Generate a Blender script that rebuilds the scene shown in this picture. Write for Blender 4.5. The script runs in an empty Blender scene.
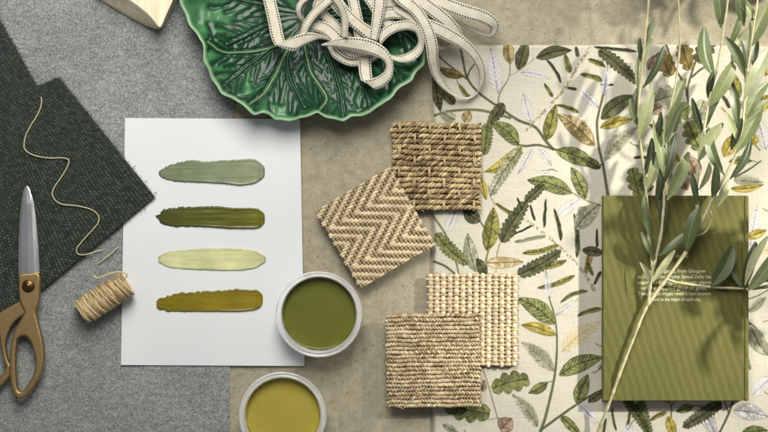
import bpy, bmesh, math, random
import numpy as np
from mathutils import Vector
random.seed(7); rng = np.random.default_rng(11)
S = 0.00118          # metres per layout unit (a layout unit is a little over a millimetre)
H = 1400.0           # camera height in layout units
scn = bpy.context.scene
col = scn.collection

# ------------------------------------------------------------------ helpers
def lin(c):
    c = np.asarray(c, float) / 255.0
    return np.where(c <= 0.04045, c / 12.92, ((c + 0.055) / 1.055) ** 2.4)
def W(p):            # table sheet coordinates (x right, y down) + height -> world layout units
    p = np.asarray(p, float).reshape(-1, 3)
    f = (H - p[:, 2]) / H
    return np.stack([(p[:, 0] - 384) * f, (216 - p[:, 1]) * f, p[:, 2]], 1)
def tag(o, label=None, cat=None, group=None, kind=None):
    if label: o['label'] = label
    if cat: o['category'] = cat
    if group: o['group'] = group
    if kind: o['kind'] = kind
    return o
def empty(name, org, label=None, cat=None, group=None):
    o = bpy.data.objects.new(name, None); col.objects.link(o)
    w = W([org])[0] * S
    o.location = w; o.empty_display_size = 0.02
    tag(o, label, cat, group); return o
def mk(name, V, F, mat, parent=None, C=None, UV=None, smooth=True, org=None):
    """V: world layout units. One mesh object."""
    V = np.asarray(V, float) * S
    if parent is not None: o0 = np.array(parent.matrix_basis.translation if parent.parent is None else (0, 0, 0)); 
    if parent is not None:
        p = parent; o0 = np.zeros(3)
        while p is not None: o0 = o0 + np.array(p.location); p = p.parent
    elif org is not None: o0 = W([org])[0] * S
    else: o0 = np.array([V[:, 0].mean(), V[:, 1].mean(), V[:, 2].min()])
    V = V - o0
    me = bpy.data.meshes.new(name)
    if isinstance(F, np.ndarray):
        n, k = F.shape
        me.vertices.add(len(V)); me.vertices.foreach_set('co', V.astype(np.float32).ravel())
        me.loops.add(n * k); me.loops.foreach_set('vertex_index', F.astype(np.int32).ravel())
        me.polygons.add(n)
        me.polygons.foreach_set('loop_start', np.arange(0, n * k, k, dtype=np.int32))
        me.update(calc_edges=True); me.validate()
    else:
        me.from_pydata([tuple(v) for v in V], [], F); me.update()
    me.polygons.foreach_set('use_smooth', [smooth] * len(me.polygons))
    if C is not None:
        a = me.color_attributes.new('Col', 'FLOAT_COLOR', 'POINT')
        c = np.ones((len(V), 4), np.float32); c[:, :3] = C
        a.data.foreach_set('color', c.ravel())
    if UV is not None:
        uvl = me.uv_layers.new(name='UVMap')
        li = np.empty(len(me.loops), np.int32); me.loops.foreach_get('vertex_index', li)
        uvl.data.foreach_set('uv', np.asarray(UV, np.float32)[li].ravel())
    me.materials.append(mat)
    o = bpy.data.objects.new(name, me); col.objects.link(o)
    if parent is not None: o.parent = parent
    else: o.location = o0
    return o
def gridF(nu, nv, off=0, closeu=False):
    """faces for a grid of nu x nv verts, index = i*nv + j"""
    i = np.arange(nu if closeu else nu - 1); j = np.arange(nv - 1)
    I, J = np.meshgrid(i, j, indexing='ij'); I2 = (I + 1) % nu
    return (np.stack([I * nv + J, I2 * nv + J, I2 * nv + J + 1, I * nv + J + 1], -1).reshape(-1, 4) + off)
class MB:
    def __init__(s): s.V = []; s.F = []; s.C = []; s.n = 0
    def add(s, V, F, C):
        V = np.asarray(V, float); s.V.append(V); s.F.append(np.asarray(F) + s.n)
        s.C.append(np.broadcast_to(np.asarray(C, float), (len(V), 3))); s.n += len(V)
    def tube(s, P, r, C, sides=6, flat=1.0, cap=True):
        P = np.asarray(P, float); n = len(P)
        r = np.broadcast_to(np.asarray(r, float), (n,)).copy()
        if cap: r[0] *= .45; r[-1] *= .45
        T = np.gradient(P, axis=0); T /= np.linalg.norm(T, axis=1)[:, None] + 1e-9
        up = np.array([0, 0, 1.0]); N = np.cross(np.broadcast_to(up, T.shape), T)
        ln = np.linalg.norm(N, axis=1); bad = ln < 1e-3
        N[bad] = np.array([1, 0, 0]); N /= np.linalg.norm(N, axis=1)[:, None]
        B = np.cross(T, N)
        a = np.linspace(0, 2 * np.pi, sides, endpoint=False)
        V = P[:, None] + r[:, None, None] * (np.cos(a)[None, :, None] * N[:, None] + np.sin(a)[None, :, None] * B[:, None] * flat)
        V = V.reshape(-1, 3)
        i = np.arange(n - 1)[:, None]; j = np.arange(sides)[None]; j2 = (j + 1) % sides
        F = np.stack([i * sides + j + 0 * j2, i * sides + j2, (i + 1) * sides + j2, (i + 1) * sides + j + 0 * j2], -1).reshape(-1, 4)
        C = np.asarray(C, float)
        if C.ndim == 2: C = np.repeat(C, sides, 0)
        s.add(V, F, C)
        if cap:
            for e, rev in ((0, 1), (n - 1, 0)):
                b = s.n; c0 = P[e]
                ring = V[e * sides:(e + 1) * sides]
                s.V.append(np.vstack([ring, [c0]])); cc = C[e * sides] if C.ndim == 2 else C
                s.C.append(np.broadcast_to(cc, (sides + 1, 3))); s.n += sides + 1
                f = [[b + k, b + (k + 1) % sides, b + sides, b + sides] for k in range(sides)]
                s.tri = getattr(s, 'tri', []) + [(x[0], x[1], x[2]) if not rev else (x[1], x[0], x[2]) for x in f]
    def build(s, name, mat, parent=None, **k):
        V = np.vstack(s.V); C = np.vstack(s.C); F = np.vstack(s.F)
        tri = getattr(s, 'tri', None)
        if tri:
            F = [tuple(int(a) for a in f) for f in F] + [tuple(int(a) for a in f) for f in tri]
        return mk(name, V, F, mat, parent, C=C, **k)
def smooth_path(P, n):
    """Catmull-Rom through the control points, n samples evenly in arc length"""
    P = np.asarray(P, float); k = len(P)
    Q = np.vstack([2 * P[0] - P[1], P, 2 * P[-1] - P[-2]])
    out = []
    m = 24
    for i in range(k - 1):
        t = np.linspace(0, 1, m, endpoint=False)[:, None]
        p0, p1, p2, p3 = Q[i], Q[i + 1], Q[i + 2], Q[i + 3]
        out.append(0.5 * ((2 * p1) + (-p0 + p2) * t + (2 * p0 - 5 * p1 + 4 * p2 - p3) * t ** 2 + (-p0 + 3 * p1 - 3 * p2 + p3) * t ** 3))
    out.append(P[-1:]); R = np.vstack(out)
    d = np.r_[0, np.cumsum(np.linalg.norm(np.diff(R[:, :3], axis=0), axis=1))]
    s = np.linspace(0, d[-1], n)
    return np.stack([np.interp(s, d, R[:, c]) for c in range(R.shape[1])], 1)
_tab = rng.random((256, 256))
def vnoise(x, y, sc=1.0, seed=0):
    x = np.asarray(x, float) / sc + seed * 17.31; y = np.asarray(y, float) / sc + seed * 9.77
    xi = np.floor(x).astype(int); yi = np.floor(y).astype(int); fx = x - xi; fy = y - yi
    fx = fx * fx * (3 - 2 * fx); fy = fy * fy * (3 - 2 * fy)
    g = lambda a, b: _tab[a % 256, b % 256]
    return (g(xi, yi) * (1 - fx) + g(xi + 1, yi) * fx) * (1 - fy) + (g(xi, yi + 1) * (1 - fx) + g(xi + 1, yi + 1) * fx) * fy
def fbm(x, y, sc, seed=0, o=3):
    return sum(vnoise(x, y, sc / 2 ** k, seed + k) * .5 ** k for k in range(o)) / sum(.5 ** k for k in range(o))
def sstep(a, b, x):
    t = np.clip((x - a) / (b - a), 0, 1); return t * t * (3 - 2 * t)

# ------------------------------------------------------------------ materials
class N:
    def __init__(s, name):
        s.m = bpy.data.materials.new(name); s.m.use_nodes = True
        s.t = s.m.node_tree; s.b = s.t.nodes['Principled BSDF']
    def n(s, typ, **k):
        nd = s.t.nodes.new(typ)
        for a, v in k.items():
            if a in nd.bl_rna.properties: setattr(nd, a, v)
        return nd
    def l(s, a, b): s.t.links.new(a, b)
    def noise(s, px, detail=3, rough=.55, stretch=None, seed=0.0):
        tc = s.n('ShaderNodeTexCoord'); mp = s.n('ShaderNodeMapping'); s.l(tc.outputs['Object'], mp.inputs[0])
        if stretch: mp.inputs['Scale'].default_value = stretch
        mp.inputs['Location'].default_value = (seed, seed * .7, 0)
        nz = s.n('ShaderNodeTexNoise'); nz.inputs['Scale'].default_value = 1 / (px * S)
        nz.inputs['Detail'].default_value = detail; nz.inputs['Roughness'].default_value = rough
        s.l(mp.outputs[0], nz.inputs['Vector']); return nz.outputs['Fac']
    def ramp(s, fac, stops):
        r = s.n('ShaderNodeValToRGB'); e = r.color_ramp.elements
        while len(e) < len(stops): e.new(.5)
        for el, (p, c) in zip(e, stops):
            el.position = p
            el.color = (*[float(v) for v in c], 1) if hasattr(c, '__len__') else (c, c, c, 1)
        s.l(fac, r.inputs[0]); return r.outputs[0]
    def mix(s, fac, a, b, mode='MIX'):
        m = s.n('ShaderNodeMix'); m.data_type = 'RGBA'; m.blend_type = mode
        for i, v in ((0, fac), (6, a), (7, b)):
            if hasattr(v, 'is_output') or isinstance(v, bpy.types.NodeSocket): s.l(v, m.inputs[i])
            elif i == 0: m.inputs[0].default_value = v
            else: m.inputs[i].default_value = (*[float(q) for q in v], 1)
        return m.outputs[2]
    def math(s, op, a, b=None):
        m = s.n('ShaderNodeMath'); m.operation = op
        for i, v in enumerate((a, b)):
            if v is None: continue
            if isinstance(v, bpy.types.NodeSocket): s.l(v, m.inputs[i])
            else: m.inputs[i].default_value = v
        return m.outputs[0]
    def bump(s, h, dist_px, strength=1.0):
        b = s.n('ShaderNodeBump'); b.inputs['Distance'].default_value = dist_px * S
        b.inputs['Strength'].default_value = strength; s.l(h, b.inputs['Height'])
        s.l(b.outputs[0], s.b.inputs['Normal'])
    def col(s, c):
        if isinstance(c, bpy.types.NodeSocket): s.l(c, s.b.inputs['Base Color'])
        else: s.b.inputs['Base Color'].default_value = (*[float(v) for v in c], 1)
    def attr(s):
        a = s.n('ShaderNodeVertexColor'); a.layer_name = 'Col'; return a.outputs[0]
    def set(s, **k):
        for a, v in k.items(): s.b.inputs[a.replace('_', ' ')].default_value = v
        return s

def m_stone():
    s = N('stone'); a = s.noise(60, 5, .6); b = s.noise(1.6, 3, .7, seed=3); c = s.noise(9, 4, .65, seed=5)
    c1 = s.ramp(a, [(.3, lin((146, 136, 111))), (.7, lin((172, 161, 135)))])
    c2 = s.mix(.55, c1, s.ramp(c, [(.25, lin((126, 119, 98))), (.75, lin((184, 178, 154)))]), 'MIX')
    c3 = s.mix(.75, c2, s.ramp(b, [(.3, .62), (.5, 1.0), (.72, 1.18)]), 'MULTIPLY')
    sp = s.ramp(s.noise(4.2, 1, .5, seed=9), [(.27, .35), (.33, 1.0)])
    s.col(s.mix(.6, c3, sp, 'MULTIPLY')); s.set(Roughness=.8)
    s.bump(s.mix(.5, b, c), 1.1, .7); return s.m
def m_wool():
    s = N('grey_wool'); a = s.noise(1.15, 3, .75, (1.0, .8, 1)); b = s.noise(.8, 2, .8, seed=3); g = s.noise(70, 3, .5, seed=2)
    h = s.noise(5, 3, .6, (.6, 1.3, 1), seed=8)
    f = s.math('ADD', s.math('MULTIPLY', a, .6), s.math('MULTIPLY', b, .4))
    f = s.math('ADD', f, s.math('MULTIPLY', s.math('SUBTRACT', h, .5), .18))
    c = s.ramp(f, [(.33, lin((60, 63, 62))), (.45, lin((122, 126, 123))), (.55, lin((160, 163, 159))), (.67, lin((210, 212, 208)))])
    s.col(s.mix(.35, c, s.ramp(g, [(.3, .6), (.7, 1.15)]), 'MULTIPLY')); s.set(Roughness=.95)
    s.b.inputs['Sheen Weight'].default_value = .2
    s.bump(f, 2.2, .8); return s.m
def m_vcol(name, rough=.8, bump_px=1.2, bump=.5, mot=.25, spec=.3, sheen=0, stretch=None, sss=0):
    s = N(name); n1 = s.noise(bump_px, 3, .65, stretch)
    s.col(s.mix(mot * 2, s.attr(), s.ramp(n1, [(.25, .55), (.5, 1.0), (.75, 1.4)]), 'MULTIPLY'))
    s.set(Roughness=rough); s.b.inputs['Specular IOR Level'].default_value = spec
    s.b.inputs['Sheen Weight'].default_value = sheen
    s.bump(n1, .6, bump); return s.m
def m_paper():
    s = N('white_paper'); n1 = s.noise(2.0, 3, .6); n2 = s.noise(120, 2, .5)
    s.col(s.ramp(n2, [(.3, (.68, .70, .70)), (.7, (.73, .75, .75))])); s.set(Roughness=.75); s.bump(n1, .25, .35); return s.m
def m_linen_book():
    s = N('olive_book_cloth')
    tc = s.n('ShaderNodeTexCoord')
    ws = []
    for d, r in (('X', 0), ('Y', 0)):
        w = s.n('ShaderNodeTexWave'); w.bands_direction = d; w.inputs['Scale'].default_value = 1 / (S * 1.7) / 6.283 * 2
        w.inputs['Distortion'].default_value = 1.3; w.inputs['Detail'].default_value = 2; w.inputs['Detail Scale'].default_value = 1.5
        s.l(tc.outputs['Object'], w.inputs['Vector']); ws.append(w.outputs['Fac'])
    # woven moire of slanting bands
    mp = s.n('ShaderNodeMapping'); mp.inputs['Rotation'].default_value = (0, 0, math.radians(-17)); s.l(tc.outputs['Object'], mp.inputs[0])
    w = s.n('ShaderNodeTexWave'); w.inputs['Scale'].default_value = 1 / (S * 8) / 6.283 * 2; w.inputs['Distortion'].default_value = 2.5
    w.inputs['Detail'].default_value = 3; w.inputs['Detail Scale'].default_value = .9; s.l(mp.outputs[0], w.inputs['Vector'])
    wv = s.math('MULTIPLY', s.math('ADD', ws[0], ws[1]), .5)
    f = s.math('ADD', s.math('MULTIPLY', wv, .16), s.math('MULTIPLY', w.outputs['Fac'], .12))
    f = s.math('ADD', f, s.math('ADD', s.math('MULTIPLY', s.noise(1.8, 3, .8), .55), s.math('MULTIPLY', s.noise(60, 2, .5), .18)))
    s.col(s.ramp(f, [(.25, lin((66, 66, 22))), (.55, lin((93, 91, 38))), (.8, lin((119, 116, 56)))]))
    s.set(Roughness=.8); s.bump(f, .5, .6); return s.m
def m_leaf():
    s = N('olive_leaf'); n1 = s.noise(5, 4, .6, (1, 1, 1)); uv = s.n('ShaderNodeUVMap'); sx = s.n('ShaderNodeSeparateXYZ'); s.l(uv.outputs[0], sx.inputs[0])
    base = s.mix(.6, s.attr(), s.ramp(n1, [(.25, .7), (.75, 1.3)]), 'MULTIPLY')
    mid = s.math('ABSOLUTE', s.math('SUBTRACT', sx.outputs[1], .5))
    rib = s.ramp(mid, [(.0, .55), (.035, 0)])
    c = s.mix(rib, base, lin((168, 176, 122)))
    geo = s.n('ShaderNodeNewGeometry')
    s.col(s.mix(s.math('MULTIPLY', geo.outputs['Backfacing'], .8), c, lin((176, 184, 150))))
    s.set(Roughness=.42); s.b.inputs['Specular IOR Level'].default_value = .45
    s.b.inputs['Sheen Weight'].default_value = .15
    s.bump(n1, .5, .3); return s.m
def m_ribbon():
    s = N('stitched_ribbon'); uv = s.n('ShaderNodeUVMap'); sx = s.n('ShaderNodeSeparateXYZ'); s.l(uv.outputs[0], sx.inputs[0])
    u, v = sx.outputs[0], sx.outputs[1]
    d = s.math('ABSOLUTE', s.math('SUBTRACT', v, .5))
    band = s.math('LESS_THAN', s.math('ABSOLUTE', s.math('SUBTRACT', d, .36)), .052)
    dash = s.math('LESS_THAN', s.math('FRACT', s.math('DIVIDE', u, 2.7)), .62)
    k = s.math('MULTIPLY', band, dash)
    w1 = s.math('SINE', s.math('MULTIPLY', v, 120)); w2 = s.math('SINE', s.math('MULTIPLY', u, 7))
    wv = s.math('MULTIPLY', s.math('ADD', w1, w2), .25)
    n1 = s.noise(7, 3, .5)
    base = s.ramp(n1, [(.3, lin((196, 188, 166))), (.7, lin((214, 208, 189)))])
    base = s.mix(s.ramp(d, [(.44, 0), (.47, .5)]), base, lin((216, 209, 190)))
    s.col(s.mix(k, base, lin((30, 24, 22)))); s.set(Roughness=.7); s.b.inputs['Sheen Weight'].default_value = .2
    s.bump(s.math('ADD', wv, s.math('MULTIPLY', k, -.6)), .3, .5); return s.m
def m_glaze():
    s = N('green_glaze'); n1 = s.noise(12, 4, .6)
    s.col(s.mix(.5, s.attr(), s.ramp(n1, [(.25, .7), (.75, 1.25)]), 'MULTIPLY'))
    s.set(Roughness=.36); s.b.inputs['Coat Weight'].default_value = .2; s.b.inputs['Coat Roughness'].default_value = .06
    s.b.inputs['Specular IOR Level'].default_value = .22
    s.bump(s.noise(6, 2, .5, seed=4), .8, .25); return s.m
def m_metal(name, c1, c2, rough, stretch=None, px=6):
    s = N(name); n1 = s.noise(px, 4, .65, stretch)
    s.col(s.ramp(n1, [(.3, c1), (.7, c2)])); s.set(Metallic=.95, Roughness=rough)
    r = s.ramp(n1, [(.3, rough + .12), (.7, rough - .05)]); s.l(r, s.b.inputs['Roughness'])
    s.bump(n1, .2, .3); return s.m
def m_wetpaint(name, c, rough):
    s = N(name); a = s.noise(40, 3, .5, seed=1); 
    s.col(s.mix(.5, [float(v) for v in c], s.ramp(a, [(.3, .86), (.7, 1.1)]), 'MULTIPLY')); s.set(Roughness=rough)
    s.b.inputs['Specular IOR Level'].default_value = .35
    s.bump(s.noise(26, 3, .4, seed=6), 1.2, .25); return s.m
def m_plastic():
    s = N('frosted_plastic'); s.b.inputs['Subsurface Weight'].default_value = 0; s.col((.97, .97, .96)); n1 = s.noise(9, 2, .5)
    s.set(Roughness=.12, IOR=1.4); s.b.inputs['Transmission Weight'].default_value = .7
    s.bump(n1, .3, .2); return s.m
def m_wood():
    s = N('pale_wood'); n1 = s.noise(5, 5, .6, (1, .12, 1)); n2 = s.noise(1.4, 3, .7)
    c = s.ramp(n1, [(.25, lin((206, 190, 150))), (.6, lin((232, 222, 192))), (.8, lin((240, 232, 208)))])
    s.col(s.mix(.35, c, s.ramp(n2, [(.3, .8), (.7, 1.1)]), 'MULTIPLY')); s.set(Roughness=.6); s.bump(n2, .4, .4); return s.m
def m_plain(name, c, rough=.7):
    s = N(name); n1 = s.noise(2.5, 3, .6); s.col(s.mix(.5, [float(v) for v in c], s.ramp(n1, [(.25, .8), (.75, 1.15)]), 'MULTIPLY'))
    s.set(Roughness=rough); s.bump(n1, .3, .3); return s.m

M = dict(stone=m_stone(), wool=m_wool(), paper=m_paper(), book=m_linen_book(), leaf=m_leaf(), ribbon=m_ribbon(), glaze=m_glaze(),
         plastic=m_plastic(), wood=m_wood(),
         grass=m_vcol('woven_grass', .62, 1.0, .7, .3, .4, stretch=(1, 1, 1)),
         sisal=m_vcol('woven_sisal', .8, .8, .7, .22, .25),
         dark=m_vcol('dark_wool', .9, .9, .8, .3, .2, sheen=.1),
         print=m_vcol('printed_linen', .85, .55, .28, .09, .2, sheen=.05),
         twine=m_vcol('jute_twine', .75, .7, .6, .25, .3),
         bark=m_vcol('olive_bark', .65, 2.2, .6, .2, .3),
         stroke=m_vcol('acrylic_stroke', .28, 3.0, .25, .06, .4, stretch=(.25, 1, 1)),
         blade=m_metal('steel', (.55, .56, .57), (.72, .72, .72), .28, (1, .1, 1)),
         brass=m_metal('aged_brass', lin((150, 124, 82)), lin((186, 160, 116)), .46, None, 8),
         screw=m_metal('dark_brass', lin((84, 58, 36)), lin((120, 90, 60)), .35),
         pages=m_plain('page_block', lin((225, 218, 200))), backing=m_plain('latex_backing', lin((120, 98, 66)), .8),
         white=m_plain('white_print', lin((206, 204, 176)), .6))

# ------------------------------------------------------------------ setting
def sheet(name, corners, z, nx, ny, mat, zf=None, **k):
    """bilinear sheet from four corners (tl, tr, br, bl)"""
    c = np.array(corners, float); u = np.linspace(0, 1, nx); v = np.linspace(0, 1, ny)
    U, Vv = np.meshgrid(u, v, indexing='ij')
    P = (c[0] * ((1 - U) * (1 - Vv))[..., None] + c[1] * (U * (1 - Vv))[..., None] + c[2] * (U * Vv)[..., None] + c[3] * ((1 - U) * Vv)[..., None])
    Z = np.full(U.shape, float(z)) if zf is None else z + zf(P[..., 0], P[..., 1])
    V = W(np.dstack([P, Z]).reshape(-1, 3)); return mk(name, V, gridF(nx, ny)[:, ::-1], mat, **k)
fl = sheet('stone_surface', [(-700, -700), (1500, -700), (1500, 1200), (-700, 1200)], 0, 3, 3, M['stone'])
tag(fl, kind='structure')

def slab(name, corners, z0, z1, mat, parent=None, wob=0, n=60, **k):
    """thin slab with a slightly wandering edge"""
    c = [np.array(p, float) for p in corners]; pts = []
    for a in range(4):
        p, q = c[a], c[(a + 1) % 4]
        for t in np.linspace(0, 1, n, endpoint=False):
            x = p + (q - p) * t; d = (q - p) / np.linalg.norm(q - p); nn = np.array([-d[1], d[0]])
            pts.append(x + nn * (vnoise(x[0] + x[1] * .7, x[1], 9, 3) - .5) * 2 * wob)
    pts = np.array(pts); m = len(pts)
    top = W(np.c_[pts, np.full(m, z1)]); bot = W(np.c_[pts, np.full(m, z0)])
    F = [tuple(range(m))[::-1]] + [(i, (i + 1) % m, m + (i + 1) % m, m + i) for i in range(m)]
    return mk(name, np.vstack([top, bot]), F, mat, parent, smooth=False, **k)
wl = slab('wool_fabric', [(-60, -60), (236, -60), (228, 500), (-60, 500)], .3, 2.2, M['wool'], wob=.4)
tag(wl, 'light grey melange wool fabric spread under the white paper and scissors', 'fabric')
pp_root = empty('painted_paper', (213, 242, 3), 'white paper sheet with four brushed strokes of green and ochre paint', 'paper sheet')
sheet('sheet', [(125, 118), (300, 119), (304.5, 366), (121, 365)], 3.2, 40, 50, M['paper'],
      zf=lambda x, y: 1.6 * sstep(282, 304, x) * (.5 + .5 * np.sin(y / 70)) + .9 * vnoise(x, y, 80, 4) + 1.6 * sstep(150, 121, x) * sstep(300, 365, y), parent=pp_root)

# ------------------------------------------------------------------ paint strokes
def stroke(tops, bots, ca, cb, label, rough_l, rough_top, seed, h=1.1):
    x0, x1 = tops[0][0], tops[-1][0]; nx, ny = 260, 30
    xs = np.linspace(x0, x1, nx)
    ty = np.interp(xs, *zip(*tops)); by = np.interp(xs, *zip(*bots))
    k = np.hanning(37); k /= k.sum(); pad = lambda a: np.convolve(np.r_[[a[0]] * 18, a, [a[-1]] * 18], k, 'valid')
    ty, by = pad(ty), pad(by); 
    nl = sstep(x0 + 55, x0, xs)
    ty += (vnoise(xs, 0 * xs, 2.1, seed) - .5) * (.4 + rough_l * 1.7 * nl + rough_top * 2.0)
    by += (vnoise(xs, 0 * xs, 2.6, seed + 5) - .5) * (.35 + rough_l * 1.4 * nl)
    e = np.sqrt(np.clip(np.minimum((xs - x0) / 4, (x1 - xs) / 9), 0, 1)); e = np.sqrt(1 - (1 - e) ** 2)
    mid = (ty + by) / 2; ty = mid + (ty - mid) * e; by = mid + (by - mid) * e
    t = np.linspace(0, 1, ny); Y = ty[:, None] * (1 - t) + by[:, None] * t; X = np.repeat(xs[:, None], ny, 1)
    X = X + (vnoise(Y, Y * 0, 2.2, seed + 9) - .5) * 5 * rough_l * sstep(x0 + 14, x0, X)
    d = np.minimum(np.minimum(Y - ty[:, None], by[:, None] - Y), np.minimum(X - x0, x1 - X) * .8)
    edge = np.exp(-((d - 1.1) / .8) ** 2)
    Z = 4.6 + h * (sstep(-.2, 1.2, d) * .55 + edge * .5 * sstep(x0, x1, X) + .35 * (fbm(X, Y * 7, 30, seed) - .4))
    Z = Z + .9 * h * np.exp(-((X - (x1 - 4)) / 1.8) ** 2) * sstep(0, 2, d) + .15 * h * (vnoise(X * .04, Y, 1.4, seed) - .5) * sstep(1, 3, d)
    Z = np.where(d <= .05, 3.7, Z)
    g = ((X - x0) / (x1 - x0))[..., None]; st = (fbm(X, Y * 9, 40, seed + 2)[..., None] - .5) * .9 + (vnoise(X * .05, Y, .7, seed)[..., None] - .5) * .2
    bl = (fbm(X, Y, 22, seed + 4)[..., None] - .5)
    C = (lin(ca) * (1 - g) + lin(cb) * g) * (1 + .35 * st + .45 * bl) * (1 - .3 * edge[..., None] * (.4 + vnoise(X, Y, 5, 3)[..., None]))
    o = mk('paint_stroke', W(np.dstack([X, Y, Z]).reshape(-1, 3)), gridF(nx, ny)[:, ::-1], M['stroke'], pp_root, C=np.clip(C, 0, 1).reshape(-1, 3))
    o['label'] = label
stroke([(159, 171), (165, 166), (180, 162), (192, 160), (210, 162), (222, 160), (235, 160), (250, 158.5), (258, 160), (265, 166)],
       [(159, 175), (165, 180), (178, 182), (205, 183), (225, 184), (240, 186), (255, 184), (265, 177)], (112, 125, 94), (140, 148, 116), 'grey green paint stroke', .9, .2, 1)
stroke([(156, 217), (162, 209), (180, 207), (215, 206), (235, 208), (250, 208), (258, 208), (265, 213)],
       [(156, 221), (165, 225), (178, 227), (200, 227), (230, 229), (258, 229), (265, 224)], (66, 70, 26), (98, 98, 24), 'dark olive paint stroke', 1.3, .2, 3, 1.4)
stroke([(158, 256), (168, 251), (190, 249), (210, 248), (235, 248), (255, 250), (266, 256)],
       [(158, 262), (168, 268), (190, 270), (220, 271), (240, 271), (255, 269), (266, 262)], (203, 204, 152), (200, 200, 146), 'pale yellow green paint stroke', .2, .1, 5, .6)
stroke([(155, 304), (162, 297), (175, 293.5), (200, 291.5), (225, 290), (240, 289), (258, 290), (263, 294)],
       [(155, 308), (160, 310), (170, 312), (205, 312), (240, 312), (258, 310), (263, 305)], (120, 108, 22), (138, 122, 30), 'ochre olive paint stroke', .9, 1.0, 7, 1.3)

# ------------------------------------------------------------------ dark woven cloths
def darkcloth(name, corners, z, nu, nv, label, pu, pv, **k):
    c = np.array(corners, float); u = np.linspace(0, 1, nu); v = np.linspace(0, 1, nv)
    U, Vv = np.meshgrid(u, v, indexing='ij')
    P = (c[0] * ((1 - U) * (1 - Vv))[..., None] + c[1] * (U * (1 - Vv))[..., None] + c[2] * (U * Vv)[..., None] + c[3] * ((1 - U) * Vv)[..., None])
    a = U * pu; b = Vv * pv
    X, Y = P[..., 0], P[..., 1]
    a = a + b * .45 + (fbm(X, Y, 30, 2) - .5) * 1.6; b = b + (fbm(X, Y, 25, 5) - .5) * 1.6
    ph = (np.floor(b) % 2) * .5
    fa = (a + ph) % 1 - .5; fb = b % 1 - .5
    g = np.sqrt(np.clip(1 - (fa / .5) ** 2 * .9, 0, 1)) * np.sqrt(np.clip(1 - (fb / .5) ** 2 * .95, 0, 1))
    ci = vnoise(np.floor(a + ph) * 7.3, np.floor(b) * 3.1, 1, 2)
    g2 = g * (.82 + .3 * ci)
    edge = np.minimum(np.minimum(U, 1 - U) * nu, np.minimum(Vv, 1 - Vv) * nv)
    Z = z + 1.5 * g2 - 2.5 * (edge < 1) + .8 * fbm(X, Y, 60, 7)
    fl = np.clip((ci - .2) * .8, 0, 1)[..., None] * (g ** 2)[..., None] * (.4 + 1.2 * vnoise(X, Y, 1.1, 5)[..., None])
    C = lin((12, 17, 14)) * (1 - g2[..., None]) + lin((52, 61, 50)) * g2[..., None] + fl * .10 * np.array([1, 1.08, .85])
    jit = (rng.random(X.shape) - .5) * 1.2 * (edge < 1)
    o = mk(name, W(np.dstack([X + jit, Y + jit, Z]).reshape(-1, 3)), gridF(nu, nv)[:, ::-1], M['dark'], C=C.reshape(-1, 3), **k)
    tag(o, label, 'fabric swatch', 'dark woven wool swatches')
    mb = MB()
    for a_ in range(4):
        p, q = c[a_], c[(a_ + 1) % 4]; e_ = (q - p) / np.hypot(*(q - p)); no = np.array([e_[1], -e_[0]])
        for k_ in range(int(np.hypot(*(q - p)) / 1.9)):
            b = p + e_ * (k_ * 1.9 + random.uniform(0, 1)); l_ = random.uniform(.8, 2.4) * (2.2 if random.random() < .06 else 1)
            sk_ = random.uniform(-.8, .8); t_ = np.linspace(-.6, 1, 5)[:, None]
            xy = b + no * l_ * t_ + e_ * sk_ * l_ * .5 * np.clip(t_, 0, 1) ** 2
            mb.tube(W(np.c_[xy, z + .5 - .9 * np.clip(t_[:, 0], 0, 1) ** 2]), .32, lin((40, 48, 40)) * random.uniform(.6, 1.9), 4)
    mb.build('frayed_edge', M['dark'], o)
    return o
darkcloth('fabric_swatch', [(-110, 30), (-8, 6), (40, 92), (-70, 150)], 3.4, 160, 200, 'dark green woven swatch in the top left corner, partly under the larger one', 32, 46)
darkcloth('fabric_swatch', [(59, 77), (155, 197), (-30, 349), (-75, 135)], 7.0, 340, 420, 'large dark green woven swatch under the scissors with a loose thread on it', 58, 62)

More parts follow.
